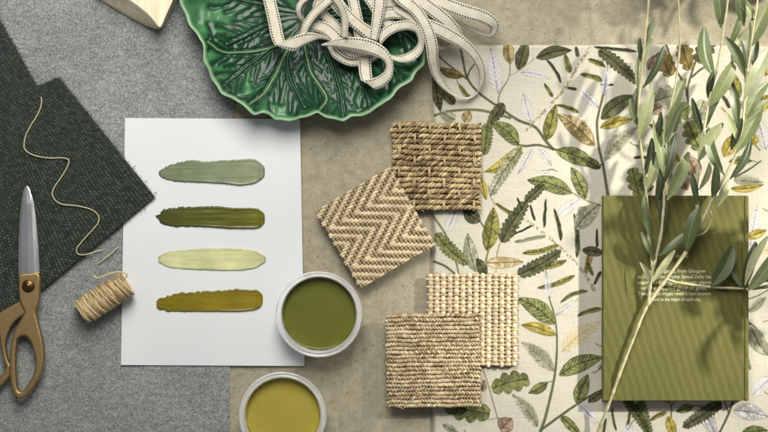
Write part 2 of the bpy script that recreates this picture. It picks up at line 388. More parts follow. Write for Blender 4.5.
# ------------------------------------------------------------------ carpet samples
def place(center, ang, pts, z0):
    """local sample coords (x right, y down, z up) -> world"""
    pts = np.asarray(pts, float); a = math.radians(ang); ca, sa = math.cos(a), math.sin(a)
    x = center[0] + pts[:, 0] * ca - pts[:, 1] * sa; y = center[1] + pts[:, 0] * sa + pts[:, 1] * ca
    return W(np.c_[x, y, pts[:, 2] + z0])
def backing(root, center, ang, w, h, z0, t=2.0):
    q = np.array([(-w / 2, -h / 2), (w / 2, -h / 2), (w / 2, h / 2), (-w / 2, h / 2)])
    V = np.vstack([place(center, ang, np.c_[q, np.full(4, zz)], z0) for zz in (t, 0)])
    mk('backing', V, [(3, 2, 1, 0), (4, 5, 6, 7)] + [(i, (i + 1) % 4, 4 + (i + 1) % 4, 4 + i) for i in range(4)], M['backing'], root, smooth=False)
def weave(root, center, ang, w, h, nx, ny, over, rw, rf, amp, cw, cf, z0, mat, jit=.2, pw=.6, bul=.16):
    """real interlaced warp (along y) and weft (along x) yarns"""
    mb = MB(); dx, dy = w / nx, h / ny; sub = 4
    def yarn(n, f, horizontal, pos, L, r, c, half):
        t = np.arange(-.5 * sub, (n - .5) * sub + 1) / sub
        idx = np.clip(np.round(t), 0, n - 1).astype(int)
        s = np.array([f(i) for i in range(n)], float)
        ss = np.interp(t, np.arange(n), s); ss = np.sign(ss) * np.abs(ss) ** pw
        q = (t + .5) / n - .5
        e = rng.normal(0, 1.0 * jit * 3, 2)
        lo = q * L; lo[0] -= abs(e[0]); lo[-1] += abs(e[1])
        wob = (vnoise(lo, lo * 0 + pos, 9, 3) - .5) * jit * 2.5
        z = 3.2 + ss * amp + (vnoise(lo, lo * 0 + pos * 3, 5, 8) - .5) * .5
        rr = r * (.93 + bul * ss) * (.9 + .2 * vnoise(lo, lo * 0 + pos * 2, 3, 1))
        C = lin(c) * (.72 + .3 * ss[:, None] + .42 * (vnoise(lo, lo * 0 + pos, 6, 4) - .3)[:, None] ) * rng.normal(1, .07)  # shade put into the colour: yarn darkens where it dips under
        P = np.c_[lo, pos + wob, z] if horizontal else np.c_[pos + wob, lo, z]
        mb.tube(place(center, ang, P, z0), rr, np.clip(C, .005, .9), 7, flat=.85)
    for i in range(nx): yarn(ny, lambda j: 1 if over(i, j) else -1, False, (i + .5) * dx - w / 2, h, rw, cw, 0)
    for j in range(ny): yarn(nx, lambda i: -1 if over(i, j) else 1, True, (j + .5) * dy - h / 2, w, rf, cf, 0)
    mb.build('weave', mat, root)
def ropes(root, center, ang, w, h, rows, rp, hr, pitch, c1, c2, z0, mat, ties=None, alt=False, endj=1.2):
    mb = MB(); dy = h / rows
    plies = 3 if ties else 2
    def tiex(k, i): return -w / 2 + 7 + i * ties + (ties / 2 if ((k // 2) % 2) else 0)
    for k in range(rows):
        y = (k + .5) * dy - h / 2 
        a0 = -w / 2 - abs(rng.normal(0, endj)); a1 = w / 2 + abs(rng.normal(0, endj))
        n = int((a1 - a0) / .7); x = np.linspace(a0, a1, n)
        sgn = -1 if (alt and k % 2) else 1; ph = rng.random() * 6
        dip = np.zeros(n)
        if ties:
            for i in range(int(w / ties) + 2): dip += np.exp(-((x - tiex(k, i)) / 2.6) ** 2)
        yw = (vnoise(x, x * 0 + k * 3.3, 14, 2) - .5) * (2.4 if ties else 1.4) + (vnoise(x, x * 0 + k * 5.3, 3, 12) - .5) * 1.0
        tph = np.cumsum(.7 * 2 * np.pi / (pitch * (1 + .5 * (vnoise(x, x * 0 + k, 9, 5) - .5))))
        for p in np.arange(plies) * 2 * np.pi / plies:
            th = sgn * tph + p + ph
            rad = rp * (.75 + .5 * vnoise(x, x * 0 + k * 5 + p, 5, 6)) * (1 - .25 * dip)
            z = 2.6 + hr + rp * .6 + hr * np.sin(th) - 1.6 * dip + (vnoise(x, x * 0 + k * 7, 8, 9) - .5) * 1.8
            P = np.c_[x, y + yw + hr * np.cos(th) * (1 - .4 * dip), z]
            f = np.clip(vnoise(x, x * 0 + k * 11 + p * 5, 6, 12)[:, None] * 1.1 + .3 * rng.random() - .2, 0, 1)
            C = lin(c1) * (1 - f) + lin(c2) * f; C = C * ((.62 if ties else .5) + (.42 if ties else .55) * np.sin(th)[:, None]) * rng.uniform(.85, 1.12)  # painted shading: plies darken towards the underside of the twist
            mb.tube(place(center, ang, P, z0), rad, np.clip(C, .01, .9), 7)
        if ties and k % 2 == 0:
            for i in range(int(w / ties) + 2):
                xt = tiex(k, i)
                if abs(xt) > w / 2 - 2: continue
                t = np.linspace(0, 1, 12); yy = y - dy * .55 + t * dy * 2.1
                zz = 2.6 + (hr * 2 + rp * 1.5) * np.sin(np.pi * t) ** .5
                for q in (-.7, .5):
                    mb.tube(place(center, ang, np.c_[xt + q + (t - .5) * rng.normal(.5, 1.0), yy, zz], z0), rng.uniform(.6, .9), lin(c2) * rng.uniform(.6, .95), 5)
    # stray fibres
    for q in range(int(70 if ties else 40)):
        x0 = rng.uniform(-w / 2, w / 2); y0 = rng.uniform(-h / 2, h / 2); l = rng.uniform(3, 8); a = rng.normal(0, .35)
        t = np.linspace(0, 1, 6); zz = 4.6 + 2 * hr + 1.4 * np.sin(np.pi * t)
        mb.tube(place(center, ang, np.c_[x0 + l * t * math.cos(a), y0 + l * t * math.sin(a) + .6 * t * t, zz], z0), .22, lin(c2) * 1.1, 4)
    mb.build('weave', mat, root)
def sample(center, z, label):
    return empty('carpet_sample', (center[0], center[1], z), label, 'carpet sample', 'woven natural fibre carpet samples')
c = (436.5, 166.5); r1 = sample(c, 5, 'coarse brown basket woven seagrass square, darkest of the carpet samples')
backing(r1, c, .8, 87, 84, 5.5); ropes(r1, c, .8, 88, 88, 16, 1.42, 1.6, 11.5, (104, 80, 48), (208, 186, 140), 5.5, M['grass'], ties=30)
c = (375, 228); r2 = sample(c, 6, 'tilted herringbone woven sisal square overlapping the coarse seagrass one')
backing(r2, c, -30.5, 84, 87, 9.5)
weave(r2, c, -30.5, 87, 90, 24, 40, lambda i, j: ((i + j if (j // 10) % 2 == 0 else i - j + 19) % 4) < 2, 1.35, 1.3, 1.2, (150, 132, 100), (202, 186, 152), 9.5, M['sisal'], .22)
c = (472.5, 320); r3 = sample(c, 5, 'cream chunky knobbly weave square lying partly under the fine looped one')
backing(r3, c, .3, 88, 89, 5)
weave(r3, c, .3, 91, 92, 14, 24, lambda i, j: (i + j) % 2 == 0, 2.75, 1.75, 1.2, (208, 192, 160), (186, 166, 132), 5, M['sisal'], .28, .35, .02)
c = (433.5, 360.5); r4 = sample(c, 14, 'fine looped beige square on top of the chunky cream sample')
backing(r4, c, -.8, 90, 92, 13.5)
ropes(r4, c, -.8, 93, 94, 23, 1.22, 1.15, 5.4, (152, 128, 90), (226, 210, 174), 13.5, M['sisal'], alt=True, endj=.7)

# ------------------------------------------------------------------ botanical printed linen
RES = .5; PX0, PX1, PY0, PY1 = 433, 800, 45, 470
gx = np.arange(PX0, PX1 + RES, RES); gy = np.arange(PY0, PY1 + RES, RES)
GX, GY = np.meshgrid(gx, gy, indexing='ij')
base = lin((184, 179, 163))
IMG = base * (1 + .10 * (fbm(GX, GY * .12, 1.3, 1)[..., None] - .5) + .12 * (fbm(GX * .12, GY, 1.3, 6)[..., None] - .5) + .08 * (fbm(GX, GY, 60, 3)[..., None] - .5))
EMB = np.zeros(GX.shape); COV = np.zeros(GX.shape)
G = dict(green=((74, 84, 36), (126, 130, 74)), dark=((44, 50, 26), (88, 90, 52)), olive=((92, 92, 34), (150, 146, 70)), yellow=((150, 132, 40), (190, 174, 88)),
         ochre=((132, 112, 58), (184, 168, 122)), beige=((176, 154, 104), (206, 194, 160)), grey=((170, 168, 168), (214, 212, 208)), pale=((122, 126, 94), (176, 176, 146)),
         brown=((92, 78, 36), (142, 120, 54)), pink=((134, 106, 86), (172, 148, 126)))
def box(pts, m):
    p = np.array(pts); i0 = max(0, int((p[:, 0].min() - m - PX0) / RES)); i1 = min(len(gx), int((p[:, 0].max() + m - PX0) / RES) + 2)
    j0 = max(0, int((p[:, 1].min() - m - PY0) / RES)); j1 = min(len(gy), int((p[:, 1].max() + m - PY0) / RES) + 2)
    return slice(i0, max(i0, i1)), slice(j0, max(j0, j1))
def blend(sl, a, colr, emb=0):
    a = np.clip(a, 0, 1); COV[sl] = np.maximum(COV[sl], a)
    IMG[sl] = IMG[sl] * (1 - a[..., None]) + colr * a[..., None]
    if emb: EMB[sl] = np.maximum(EMB[sl], a * emb)
def stem(pts, w0, w1, c=(74, 76, 44), dotted=False, al=.92):
    w0, w1 = w0 * 1.2, w1 * 1.2; P = smooth_path(np.array(pts, float), max(8, int(len(pts) * 12)))
    sl = box(P, w0 + 2); X, Y = GX[sl], GY[sl]
    if X.size == 0: return
    D = np.full(X.shape, 1e9); T = np.zeros(X.shape)
    for k in range(len(P) - 1):
        a, b = P[k], P[k + 1]; ab = b - a; t = np.clip(((X - a[0]) * ab[0] + (Y - a[1]) * ab[1]) / (ab @ ab + 1e-9), 0, 1)
        d = np.hypot(X - a[0] - t * ab[0], Y - a[1] - t * ab[1]); m = d < D; D[m] = d[m]; T[m] = (k + t[m]) / (len(P) - 1)
    wd = w0 + (w1 - w0) * T + (vnoise(X, Y, 3, 9) - .5) * .5
    a = sstep(wd / 2 + .35, wd / 2 - .35, D) * al
    if dotted: a = a * sstep(.35, .6, vnoise(X, Y, 1.6, 14))
    blend(sl, a, lin(c) * (.75 + .5 * vnoise(X, Y, 2.5, 4))[..., None], .35)
def leafp(b, t, w, kind='green', style='plain', bend=.0, n=9):
    w = w * (1.12 if style != 'pod' else 1.05); b = np.array(b, float); t = np.array(t, float); ax = t - b; L = np.hypot(*ax); ax /= L; nn = np.array([-ax[1], ax[0]])
    sl = box([b, t], w * 1.5 + abs(bend) * L); X, Y = GX[sl], GY[sl]
    if X.size == 0: return
    u = ((X - b[0]) * ax[0] + (Y - b[1]) * ax[1]) / L; v = (X - b[0]) * nn[0] + (Y - b[1]) * nn[1]
    uc = np.clip(u, 0, 1); v = v - bend * L * 4 * uc * (1 - uc) + (vnoise(X, Y, 5, 21) - .5) * .8
    prof = w * np.sin(np.pi * uc ** .85) ** .8
    if style == 'serr': prof = w * (.5 + .55 * np.sin(np.pi * uc ** .8)) * (.8 + .3 * np.abs(np.sin((uc * L - np.abs(v) * .6) / L * np.pi * n * 1.25))) * sstep(0, .06, uc) * sstep(1, .9, uc)
    if style == 'oak': prof = w * (.35 + .65 * np.sin(np.pi * uc ** 1.15) ** .6) * (.62 + .45 * np.abs(np.sin(uc * np.pi * 3.6 + .2)) ** .8)
    if style == 'pod': prof = w * (1 - (2 * uc - 1) ** 6) * (.75 + .35 * uc)
    av = np.abs(v); ins = sstep(.35, -.35, av - prof) * ((u > 0) & (u < 1))
    c1, c2 = lin(G[kind][0]) * .72, lin(G[kind][1]) * 1.08
    nz = fbm(X, Y, 3.2, 7); side = sstep(-.6, .6, v)
    f = np.clip(.18 + .42 * side + (nz - .5) * 2.2 + (vnoise(X, Y, 1.3, 33) - .5) * .7, 0, 1)
    sp = max(2.4, L / (n + 1)); vein = np.abs(((u * L - av * 1.0) / sp + .15 * (nz - .5)) % 1 - .5)
    vl = sstep(.13, .03, vein) * (av > .5) * (av < prof * .9)
    out = sstep(1.0, .3, prof - av)
    mid = sstep(.75, .25, av)
    if style == 'sketch':
        dk = lin((76, 75, 86)) if kind == 'grey' else (lin((60, 62, 44)) if kind == 'dark' else lin((140, 122, 60)))
        line = np.clip(mid * .85 + vl * .8 * (av < prof * .85) + out * .45 * np.clip(nz * 2.4 - .6, 0, 1), 0, 1)
        edgef = sstep(0, 2.2, prof - av + (vnoise(X, Y, 1.5, 8) - .5) * 2.4)
        blend(sl, ins * .62 * (0.4 + nz) * edgef, (lin((196, 196, 204)) if kind == 'grey' else c2 * .9) + 0 * X[..., None])
        if kind == 'dark': blend(sl, ins * (side * .5), lin((120, 120, 92)) + 0 * X[..., None])
        blend(sl, ins * line * .95 * np.clip(-.1 + 1.7 * nz, 0, 1), dk + 0 * X[..., None], .3); return
    str_ = vnoise(u * L * 1.0 - av, av * .15, .9, 41); f = np.clip(f + (str_ - .5) * .8, 0, 1); C = (c1 + (c2 - c1) * f[..., None]) * .88
    blend(sl, ins * (.95 if kind != 'pale' else .8), C, .6)
    lightv = kind in ('dark', 'green')
    blend(sl, ins * vl * .7 * np.clip(nz * 2, 0, 1), (c2 * 1.5 if lightv else c1 * .7) + 0 * X[..., None])
    if style in ('serr', 'oak'): blend(sl, ins * vl * .55 * (nz > .45), c1 * .45 + 0 * X[..., None])
    blend(sl, ins * mid * .9, c1 * .3 + 0 * X[..., None]); blend(sl, ins * out * .75 * np.clip(nz * 2.2 - .2, 0, 1), c1 * .4 + 0 * X[..., None])
DK = (62, 66, 38); PS = (168, 162, 138)
# stems
for p, w0, w1, cc in [([(459, 40), (463, 60), (467, 77), (478, 92), (500, 108), (518, 120), (535, 127), (545, 140), (553, 149)], 1.8, 2.6, DK),
        ([(439, 56), (450, 66), (467, 79)], 1.4, 1.8, DK), ([(476, 62), (470, 70), (467, 78)], 1.2, 1.6, DK),
        ([(432, 116), (450, 111), (478, 110), (500, 115), (510, 118)], 2.2, 2.4, (84, 92, 40)),
        ([(519, 145), (526, 146), (538, 145), (550, 148), (557, 150)], 2.2, 2.0, DK), ([(498, 106), (500, 93), (509, 77), (510, 62)], 1.6, 1.0, (120, 114, 92)),
        ([(508, 77), (520, 70), (535, 58)], 1.0, 1.0, (150, 146, 120)), ([(571, 192), (586, 200), (602, 206)], 1.2, 1.4, (120, 116, 90)),
        ([(606, 80), (603, 95), (599, 112), (597, 125), (599, 148), (603, 165), (608, 196)], 1.8, 2.6, DK), ([(603, 164), (595, 167), (588, 160)], 1.4, 1, DK),
        ([(666, 45), (674, 66), (684, 84), (688, 100), (687, 126)], 1.8, 2.2, (62, 54, 40)), ([(701, 48), (694, 66), (688, 86), (687, 95)], 1.8, 2, (62, 54, 40)), ([(710, 64), (700, 70), (692, 77)], 1.6, 1.8, (62, 54, 40)),
        ([(432, 214), (446, 236), (455, 258), (460, 280)], 2, 1.6, (96, 96, 70)), ([(430, 260), (445, 266), (455, 274)], 2, 1.8, DK), ([(480, 221), (487, 232)], 1.4, 1.4, DK),
        ([(483, 275), (486, 260), (489, 248)], 2, 1.6, (96, 98, 40)), ([(495, 205), (490, 195), (488, 185)], 1, 1, (130, 128, 70)), ([(500, 243), (497, 255), (496, 275)], 1.2, 1.2, (140, 130, 70)),
        ([(549, 297), (555, 318), (557, 340), (556, 365), (553, 385), (546, 415), (541, 430), (536, 445)], 1.3, 2.8, (70, 78, 42)),
        ([(541, 430), (560, 416), (585, 399), (606, 388)], 2.2, 2.0, DK), ([(482, 366), (488, 384), (494, 405), (503, 436)], 1.2, 1.2, (120, 110, 86)),
        ([(488, 420), (498, 418), (508, 420)], .8, .8, (120, 110, 86)),
        ([(734, 398), (728, 415), (716, 440)], 1.8, 2.2, DK), ([(724, 400), (729, 414)], 1.2, 1.2, DK), ([(664, 400), (671, 405), (671, 420)], 1.4, 1.4, (90, 90, 50)), ([(676, 400), (671, 406)], 1.2, 1.2, (90, 90, 50)),
        ([(735, 177), (748, 170), (761, 161)], 2, 1.2, DK), ([(762, 340), (756, 328), (748, 322)], 1.2, 1.2, DK), ([(655, 60), (650, 80), (652, 105)], 1.2, 1, (150, 120, 90)),
        ([(690, 110), (700, 130), (712, 150), (716, 175)], 1.6, 1.6, DK), ([(722, 108), (740, 128), (760, 150)], 1.5, 1.5, (120, 124, 60)), ([(744, 300), (757, 296), (768, 290)], 1.3, 1.3, (100, 100, 80))]:
    stem(p, w0, w1, cc)
for p in [[(527, 130), (540, 116), (552, 103), (565, 88), (578, 66), (590, 48)], [(516, 213), (530, 223), (545, 234), (560, 247), (575, 262), (586, 276), (594, 290)]]: stem(p, 2.4, 2.8, (132, 122, 92), True)
L = leafp
L((498, 94), (491, 48), 6.5, 'grey', 'sketch'); L((510, 64), (507, 38), 5, 'ochre'); L((518, 70), (527, 40), 6, 'dark', n=12); L((536, 58), (572, 50), 5.6, 'dark', bend=-.06, n=12)
L((520, 73), (550, 80), 4.2, 'grey', 'sketch', -.1); L((531, 123), (523, 93), 5, 'grey', 'sketch'); L((578, 88), (599, 108), 4.5, 'grey', 'sketch')
for b, t, w, k, bd in [((546, 59), (561, 83), 1.7, 'dark', -.06), ((565, 54), (570, 73), 2.8, 'olive', 0), ((544, 83), (553, 97), 2, 'olive', 0), ((576, 46), (578, 57), 2, 'dark', 0), ((567, 88), (577, 89), 1.5, 'dark', 0),
        ((588, 59), (604, 65), 2.7, 'olive', 0), ((580, 74), (603, 81), 2.6, 'olive', -.05), ((556, 105), (579, 113), 1.9, 'olive', -.06), ((495, 203), (520, 217), 2, 'olive', .03),
        ((554, 208), (561, 241), 1.9, 'dark', -.04), ((546, 198), (544, 228), 1.5, 'dark', 0), ((574, 213), (577, 258), 2.3, 'dark', -.04), ((511, 236), (533, 225), 1, 'dark', 0), ((514, 242), (546, 236), 2, 'pale', 0),
        ((522, 253), (559, 245), 2.7, 'olive', .05), ((527, 270), (567, 260), 2.7, 'olive', .05), ((597, 228), (597, 248), 1.4, 'dark', 0), ((586, 274), (590, 254), 3, 'ochre', 0), ((530, 204), (535, 221), 1.4, 'dark', 0), ((517, 197), (524, 214), 1.4, 'dark', 0),
        ((537, 288), (575, 275), 2.6, 'olive', .06), ((560, 303), (588, 291), 2, 'green', -.1), ((577, 316), (602, 309), 2.4, 'olive', -.06), ((594, 285), (601, 271), 1.8, 'dark', 0), ((593, 276), (587, 262), 2, 'olive', 0),
        ((612, 407), (617, 431), 1.4, 'green', .05), ((631, 408), (627, 430), 1.6, 'green', 0), ((606, 418), (603, 434), 1.4, 'green', 0), ((650, 421), (667, 412), 2.2, 'olive', -.05), ((593, 47), (637, 52), 1.7, 'dark', 0),
        ((600, 84), (614, 85), 1.1, 'dark', 0), ((590, 58), (606, 67), 1.6, 'olive', 0)]:
    L(b, t, w, k, 'pod', bd)
L((464, 76), (437, 67), 4.4, 'brown', bend=-.06); L((437, 82), (455, 105), 5, 'dark', 'serr'); L((434, 70), (440, 112), 5.5, 'dark', n=7); L((464, 122), (470, 111), 5, 'ochre'); L((455, 120), (440, 112), 5, 'pale', 'serr')
L((504, 103), (488, 126), 5, 'dark', 'serr', n=6); L((488, 122), (484, 156), 5.5, 'green', 'serr', n=8); L((519, 145), (491, 122), 7, 'green', bend=.08)
L((546, 141), (556, 104), 6, 'olive', n=10); L((595, 146), (557, 114), 8, 'ochre', bend=.05); L((556, 150), (598, 167), 7.2, 'green', bend=-.04, n=11)
L((522, 145), (484, 172), 6.2, 'yellow', bend=-.12); L((522, 147), (490, 197), 5.5, 'pale', 'serr', .04, 11); L((533, 148), (518, 174), 3.4, 'grey', 'sketch'); L((539, 148), (552, 166), 3.4, 'grey', 'sketch')
L((572, 193), (527, 180), 7.2, 'green', bend=.06, n=11); L((586, 199), (571, 167), 6.2, 'green', bend=.03)
L((601, 119), (636, 95), 7.3, 'dark', bend=-.06, n=11); L((600, 128), (633, 119), 4.6, 'yellow', bend=-.05); L((604, 161), (638, 127), 7, 'dark', 'sketch', -.08); L((601, 168), (582, 158), 4.5, 'dark')
L((598, 50), (640, 85), 5.4, 'dark', 'serr', -.03, 9); L((604, 96), (608, 64), 4.5, 'grey', 'sketch'); L((652, 102), (680, 93), 10, 'pale', 'oak'); L((671, 76), (660, 52), 8, 'brown', 'oak'); L((690, 70), (682, 44), 8, 'brown', 'oak'); L((697, 62), (712, 40), 8, 'dark', 'oak')
L((651, 112), (662, 106), 5.5, 'pink'); L((648, 70), (655, 55), 4, 'pink'); L((690, 105), (668, 122), 8, 'green', 'oak'); L((704, 100), (690, 135), 8, 'pale', 'oak')
L((700, 150), (688, 122), 9, 'green', 'oak'); L((698, 178), (688, 155), 7.5, 'pink'); L((688, 190), (678, 172), 6, 'pink'); L((724, 157), (736, 133), 6, 'yellow'); L((752, 145), (760, 124), 5.5, 'yellow'); L((757, 112), (768, 95), 6, 'yellow')
L((733, 180), (764, 182), 5.5, 'dark', 'sketch'); L((730, 188), (764, 184), 3.2, 'yellow', bend=.08); L((640, 197), (632, 168), 8, 'green', 'oak'); L((652, 190), (640, 178), 6, 'dark', 'oak')
L((766, 150), (757, 115), 6, 'grey', 'sketch'); L((768, 75), (752, 60), 6, 'yellow', n=6); L((740, 98), (726, 66), 6, 'olive')
L((750, 246), (757, 205), 6, 'grey', 'sketch'); L((747, 238), (767, 230), 4.2, 'yellow'); L((748, 312), (766, 297), 4.5, 'dark', 'sketch'); L((751, 327), (769, 356), 7.5, 'pale', bend=.06); L((752, 395), (772, 376), 7, 'grey', 'sketch'); L((734, 410), (768, 417), 7.5, 'grey', bend=-.04, n=10)
L((699, 404), (717, 436), 6.5, 'grey', n=10); L((722, 402), (682, 428), 5.6, 'dark', 'serr', n=10); L((668, 416), (675, 440), 4.6, 'yellow'); L((640, 398), (652, 438), 5, 'green', 'serr', .05); L((624, 398), (648, 434), 4.6, 'dark', 'serr', -.05); L((742, 432), (768, 430), 5, 'green')
L((555, 324), (517, 298), 8, 'green', bend=.06, n=10); L((556, 335), (521, 325), 5.2, 'yellow', bend=.06); L((562, 352), (602, 322), 8.5, 'ochre', 'sketch', -.06); L((559, 375), (604, 357), 7.4, 'green', bend=-.06, n=11); L((576, 403), (588, 374), 6.2, 'green', n=8)
L((550, 299), (546, 270), 3.6, 'grey', 'sketch'); L((556, 316), (579, 298), 3.4, 'grey', 'sketch'); L((554, 372), (521, 342), 6.8, 'dark', 'sketch', .05); L((538, 428), (512, 394), 5.8, 'dark', 'sketch', .05); L((560, 415), (582, 436), 4.2, 'green'); L((588, 402), (606, 390), 4, 'dark')
L((580, 405), (600, 425), 4.5, 'grey', 'sketch'); L((492, 389), (529, 379), 9.5, 'green', 'oak', -.05); L((490, 414), (446, 405), 11, 'green', 'oak'); L((480, 392), (485, 380), 4, 'pink'); L((500, 430), (512, 418), 7.5, 'pink')
L((487, 251), (494, 207), 7.3, 'olive', bend=.02, n=8); L((480, 222), (463, 210), 6.5, 'dark'); L((434, 233), (470, 265), 6, 'green', 'serr', .04, 9); L((476, 272), (468, 233), 6.3, 'pale', bend=-.04); L((486, 276), (477, 258), 5, 'dark'); L((484, 263), (524, 262), 5.4, 'beige', n=12)
L((447, 231), (456, 211), 5, 'grey', 'sketch'); L((501, 243), (528, 200), 6.5, 'dark', 'serr', -.02, 8); L((525, 202), (545, 184), 4.5, 'dark', 'serr', 0, 5); L((517, 275), (562, 250), 6, 'dark', 'serr', .04, 9)
L((557, 216), (582, 197), 5, 'grey', 'sketch'); L((576, 229), (600, 204), 8, 'pale', bend=-.05, n=12); L((582, 250), (606, 253), 4.5, 'dark'); L((452, 130), (440, 200), 4, 'green', 'serr')
L((486, 200), (481, 175), 3, 'yellow'); L((430, 300), (440, 340), 5, 'green')
r2_ = random.Random(5); placed = 0
for tr in range(2500):
    if placed >= 95: break
    x = r2_.uniform(438, 790); y = r2_.uniform(50, 440); l_ = r2_.uniform(15, 26); a_ = r2_.uniform(0, 6.283); w_ = l_ * r2_.uniform(.15, .22)
    dx_, dy_ = math.cos(a_), math.sin(a_); ok = True
    for q in np.linspace(0, 1, 7):
        for sg in (-1, 0, 1):
            ix = int((x + dx_ * l_ * q - dy_ * w_ * 1.15 * sg - PX0) / RES); iy = int((y + dy_ * l_ * q + dx_ * w_ * 1.15 * sg - PY0) / RES)
            if not (0 <= ix < len(gx) and 0 <= iy < len(gy)) or COV[ix, iy] > .08: ok = False
    if not ok: continue
    placed += 1
    kd, st_ = r2_.choice([('grey', 'sketch'), ('grey', 'sketch'), ('dark', 'sketch'), ('green', 'plain'), ('olive', 'pod'), ('pale', 'serr'), ('dark', 'pod'), ('green', 'plain'), ('ochre', 'sketch'), ('yellow', 'plain')])
    stem([(x - dx_ * 6 + dy_ * 2, y - dy_ * 6 - dx_ * 2), (x - dx_ * 2, y - dy_ * 2), (x + dx_ * 3, y + dy_ * 3)], .9, 1.0, (96, 98, 62))
    L((x, y), (x + dx_ * l_, y + dy_ * l_), w_ * (.55 if st_ == 'pod' else 1), kd, st_, r2_.uniform(-.07, .07))
fz = .8 + 2.8 * fbm(GX, GY, 62, 5) + 1.2 * sstep(24, 0, np.abs(GX - (470 + .05 * GY)) ) * 0
edge = np.minimum(np.minimum(GX - PX0, GY - PY0), np.minimum(PX1 - GX, PY1 - GY))
wobx = (vnoise(GY, GY * 0, 40, 3) - .5) * 3 * sstep(20, 0, GX - PX0); woby = (vnoise(GX, GX * 0, 50, 8) - .5) * 2.4 * sstep(20, 0, GY - PY0)
FZ = 1.7 + fz - 3.0 * (1 - np.sqrt(np.clip(edge / 3.0, 0, 1))) + EMB * .45 * (.6 + .8 * vnoise(GX, GY, 1.4, 13)) + .12 * vnoise(GX, GY * .2, .9, 17) + .12 * vnoise(GX * .2, GY, .9, 18)
FZ = np.maximum(FZ, .15)
fab = mk('printed_fabric', W(np.dstack([GX + wobx, GY + woby, FZ]).reshape(-1, 3)), gridF(len(gx), len(gy))[:, ::-1], M['print'], C=np.clip(IMG, .004, .95).reshape(-1, 3))
tag(fab, 'cream linen embroidered with green and yellow leaves, lying under the olive book', 'fabric')

# ------------------------------------------------------------------ book
BZ = 4.5
bk = empty('book', (675, 298, BZ), 'olive green cloth bound book with small white text, under the olive branch', 'book')
def rbox(name, x0, x1, y0, y1, z0, z1, mat, parent, bev=1.0, seg=3):
    a = W([(x0, y0, z1), (x1, y1, z1)]); b = W([(x0, y0, z1)])
    X0, X1 = a[0][0], a[1][0]; Y0, Y1 = a[1][1], a[0][1]
    bm = bmesh.new(); bmesh.ops.create_cube(bm, size=1)
    for v in bm.verts: v.co = Vector((X0 if v.co.x < 0 else X1, Y0 if v.co.y < 0 else Y1, z0 if v.co.z < 0 else z1))
    bmesh.ops.bevel(bm, geom=bm.edges[:], offset=bev, segments=seg, affect='EDGES', profile=.5)
    bm.verts.ensure_lookup_table(); V = [tuple(v.co) for v in bm.verts]; F = [tuple(v.index for v in f.verts) for f in bm.faces]; bm.free()
    return mk(name, V, F, mat, parent, smooth=False)
rbox('front_cover', 603, 742.5, 195.5, 401, BZ + 15, BZ + 18, M['book'], bk, 1.0)
rbox('back_cover', 602, 742, 196, 401, BZ, BZ + 2.6, M['book'], bk, .9)
rbox('page_block', 606, 742, 198.5, 398, BZ + 2.7, BZ + 14.9, M['pages'], bk, .3)
rbox('spine', 744.2, 749, 195.5, 401.3, BZ, BZ + 17.4, M['book'], bk, 1.9, 4)
rbox('hinge', 742.0, 745.0, 196.5, 400.3, BZ + 13, BZ + 16.4, M['book'], bk, .4)
def text(body, x, y, size, align, z, xw=None):
    cu = bpy.data.curves.new('t', 'FONT'); cu.body = body; cu.size = size * S; cu.align_x = 'LEFT'
    cu.extrude = .04 * S; cu.offset = .0
    ob = bpy.data.objects.new('t', cu); col.objects.link(ob)
    dg = bpy.context.evaluated_depsgraph_get(); dg.update()
    me = bpy.data.meshes.new_from_object(ob.evaluated_get(dg)); bpy.data.objects.remove(ob)
    me.materials.clear(); me.materials.append(M['white'])
    xs = [v.co.x for v in me.vertices]; w = max(xs) - min(xs)
    k = (xw * S * (H - z) / H) / w if xw else 1
    org = W([(x, y, z)])[0] * S
    par = np.array(bk.location)
    for v in me.vertices: v.co = Vector((v.co.x * k + org[0] - par[0], v.co.y + org[1] - par[1], v.co.z + org[2] - par[2]))
    o = bpy.data.objects.new('cover_text', me); col.objects.link(o); o.parent = bk; return o
ty = [(675, 257.5, 'the city', 14),
      (644, 272.6, 'From Patagonia, from Glasgow', 61), (638, 278.3, 'to Geneva, photographer Samuel Zeller has', 73), (638, 284, 'captured the light of exotic plants', 73),
      (641, 289.6, 'or the dappled glow of glass.', 66), (638, 295.2, 'These unique images reveal a rare moment', 73), (650, 301, 'found in the heart of each city.', 51)]
for x, y, b, w in ty: text(b, x, y, 5.0, 'L', BZ + 18.15, w)

# ------------------------------------------------------------------ leaf shaped bowl
bowl = empty('leaf_bowl', (308, 5, 0), 'glossy green ceramic bowl shaped like a cabbage leaf, holding the ribbon', 'bowl')
BC = np.array([308., 18.])
outl = np.array([(180, 3), (186, 16), (190, 26), (197, 35), (203, 43), (203, 52), (204, 61), (209, 72), (214, 83), (222, 94), (232, 99), (241, 103), (247, 110), (254, 115), (262, 113), (270, 115), (276, 120),
        (288, 121), (299, 119), (308, 116), (318, 113), (328, 118), (343, 121), (352, 117), (360, 116), (371, 113), (378, 106), (390, 100), (396, 91), (402, 87), (412, 80), (417, 72), (424, 64), (426, 52), (431, 40), (432, 20),
        (436, -5), (430, -35), (414, -62), (392, -80), (362, -96), (325, -102), (290, -100), (250, -92), (215, -74), (196, -50), (186, -30), (181, -12)], float)
ang = np.unwrap(np.arctan2(outl[:, 1] - BC[1], outl[:, 0] - BC[0])); rad = np.hypot(outl[:, 0] - BC[0], outl[:, 1] - BC[1])
if ang[-1] < ang[0]: ang = ang[::-1]; rad = rad[::-1]
NT, NR = 900, 230
th = np.linspace(0, 2 * np.pi, NT, endpoint=False)
A3 = np.r_[ang - 2 * np.pi, ang, ang + 2 * np.pi]; R3 = np.r_[rad, rad, rad]; o_ = np.argsort(A3)
RR = np.interp((th - ang[0]) % (2 * np.pi) + ang[0], A3[o_], R3[o_])
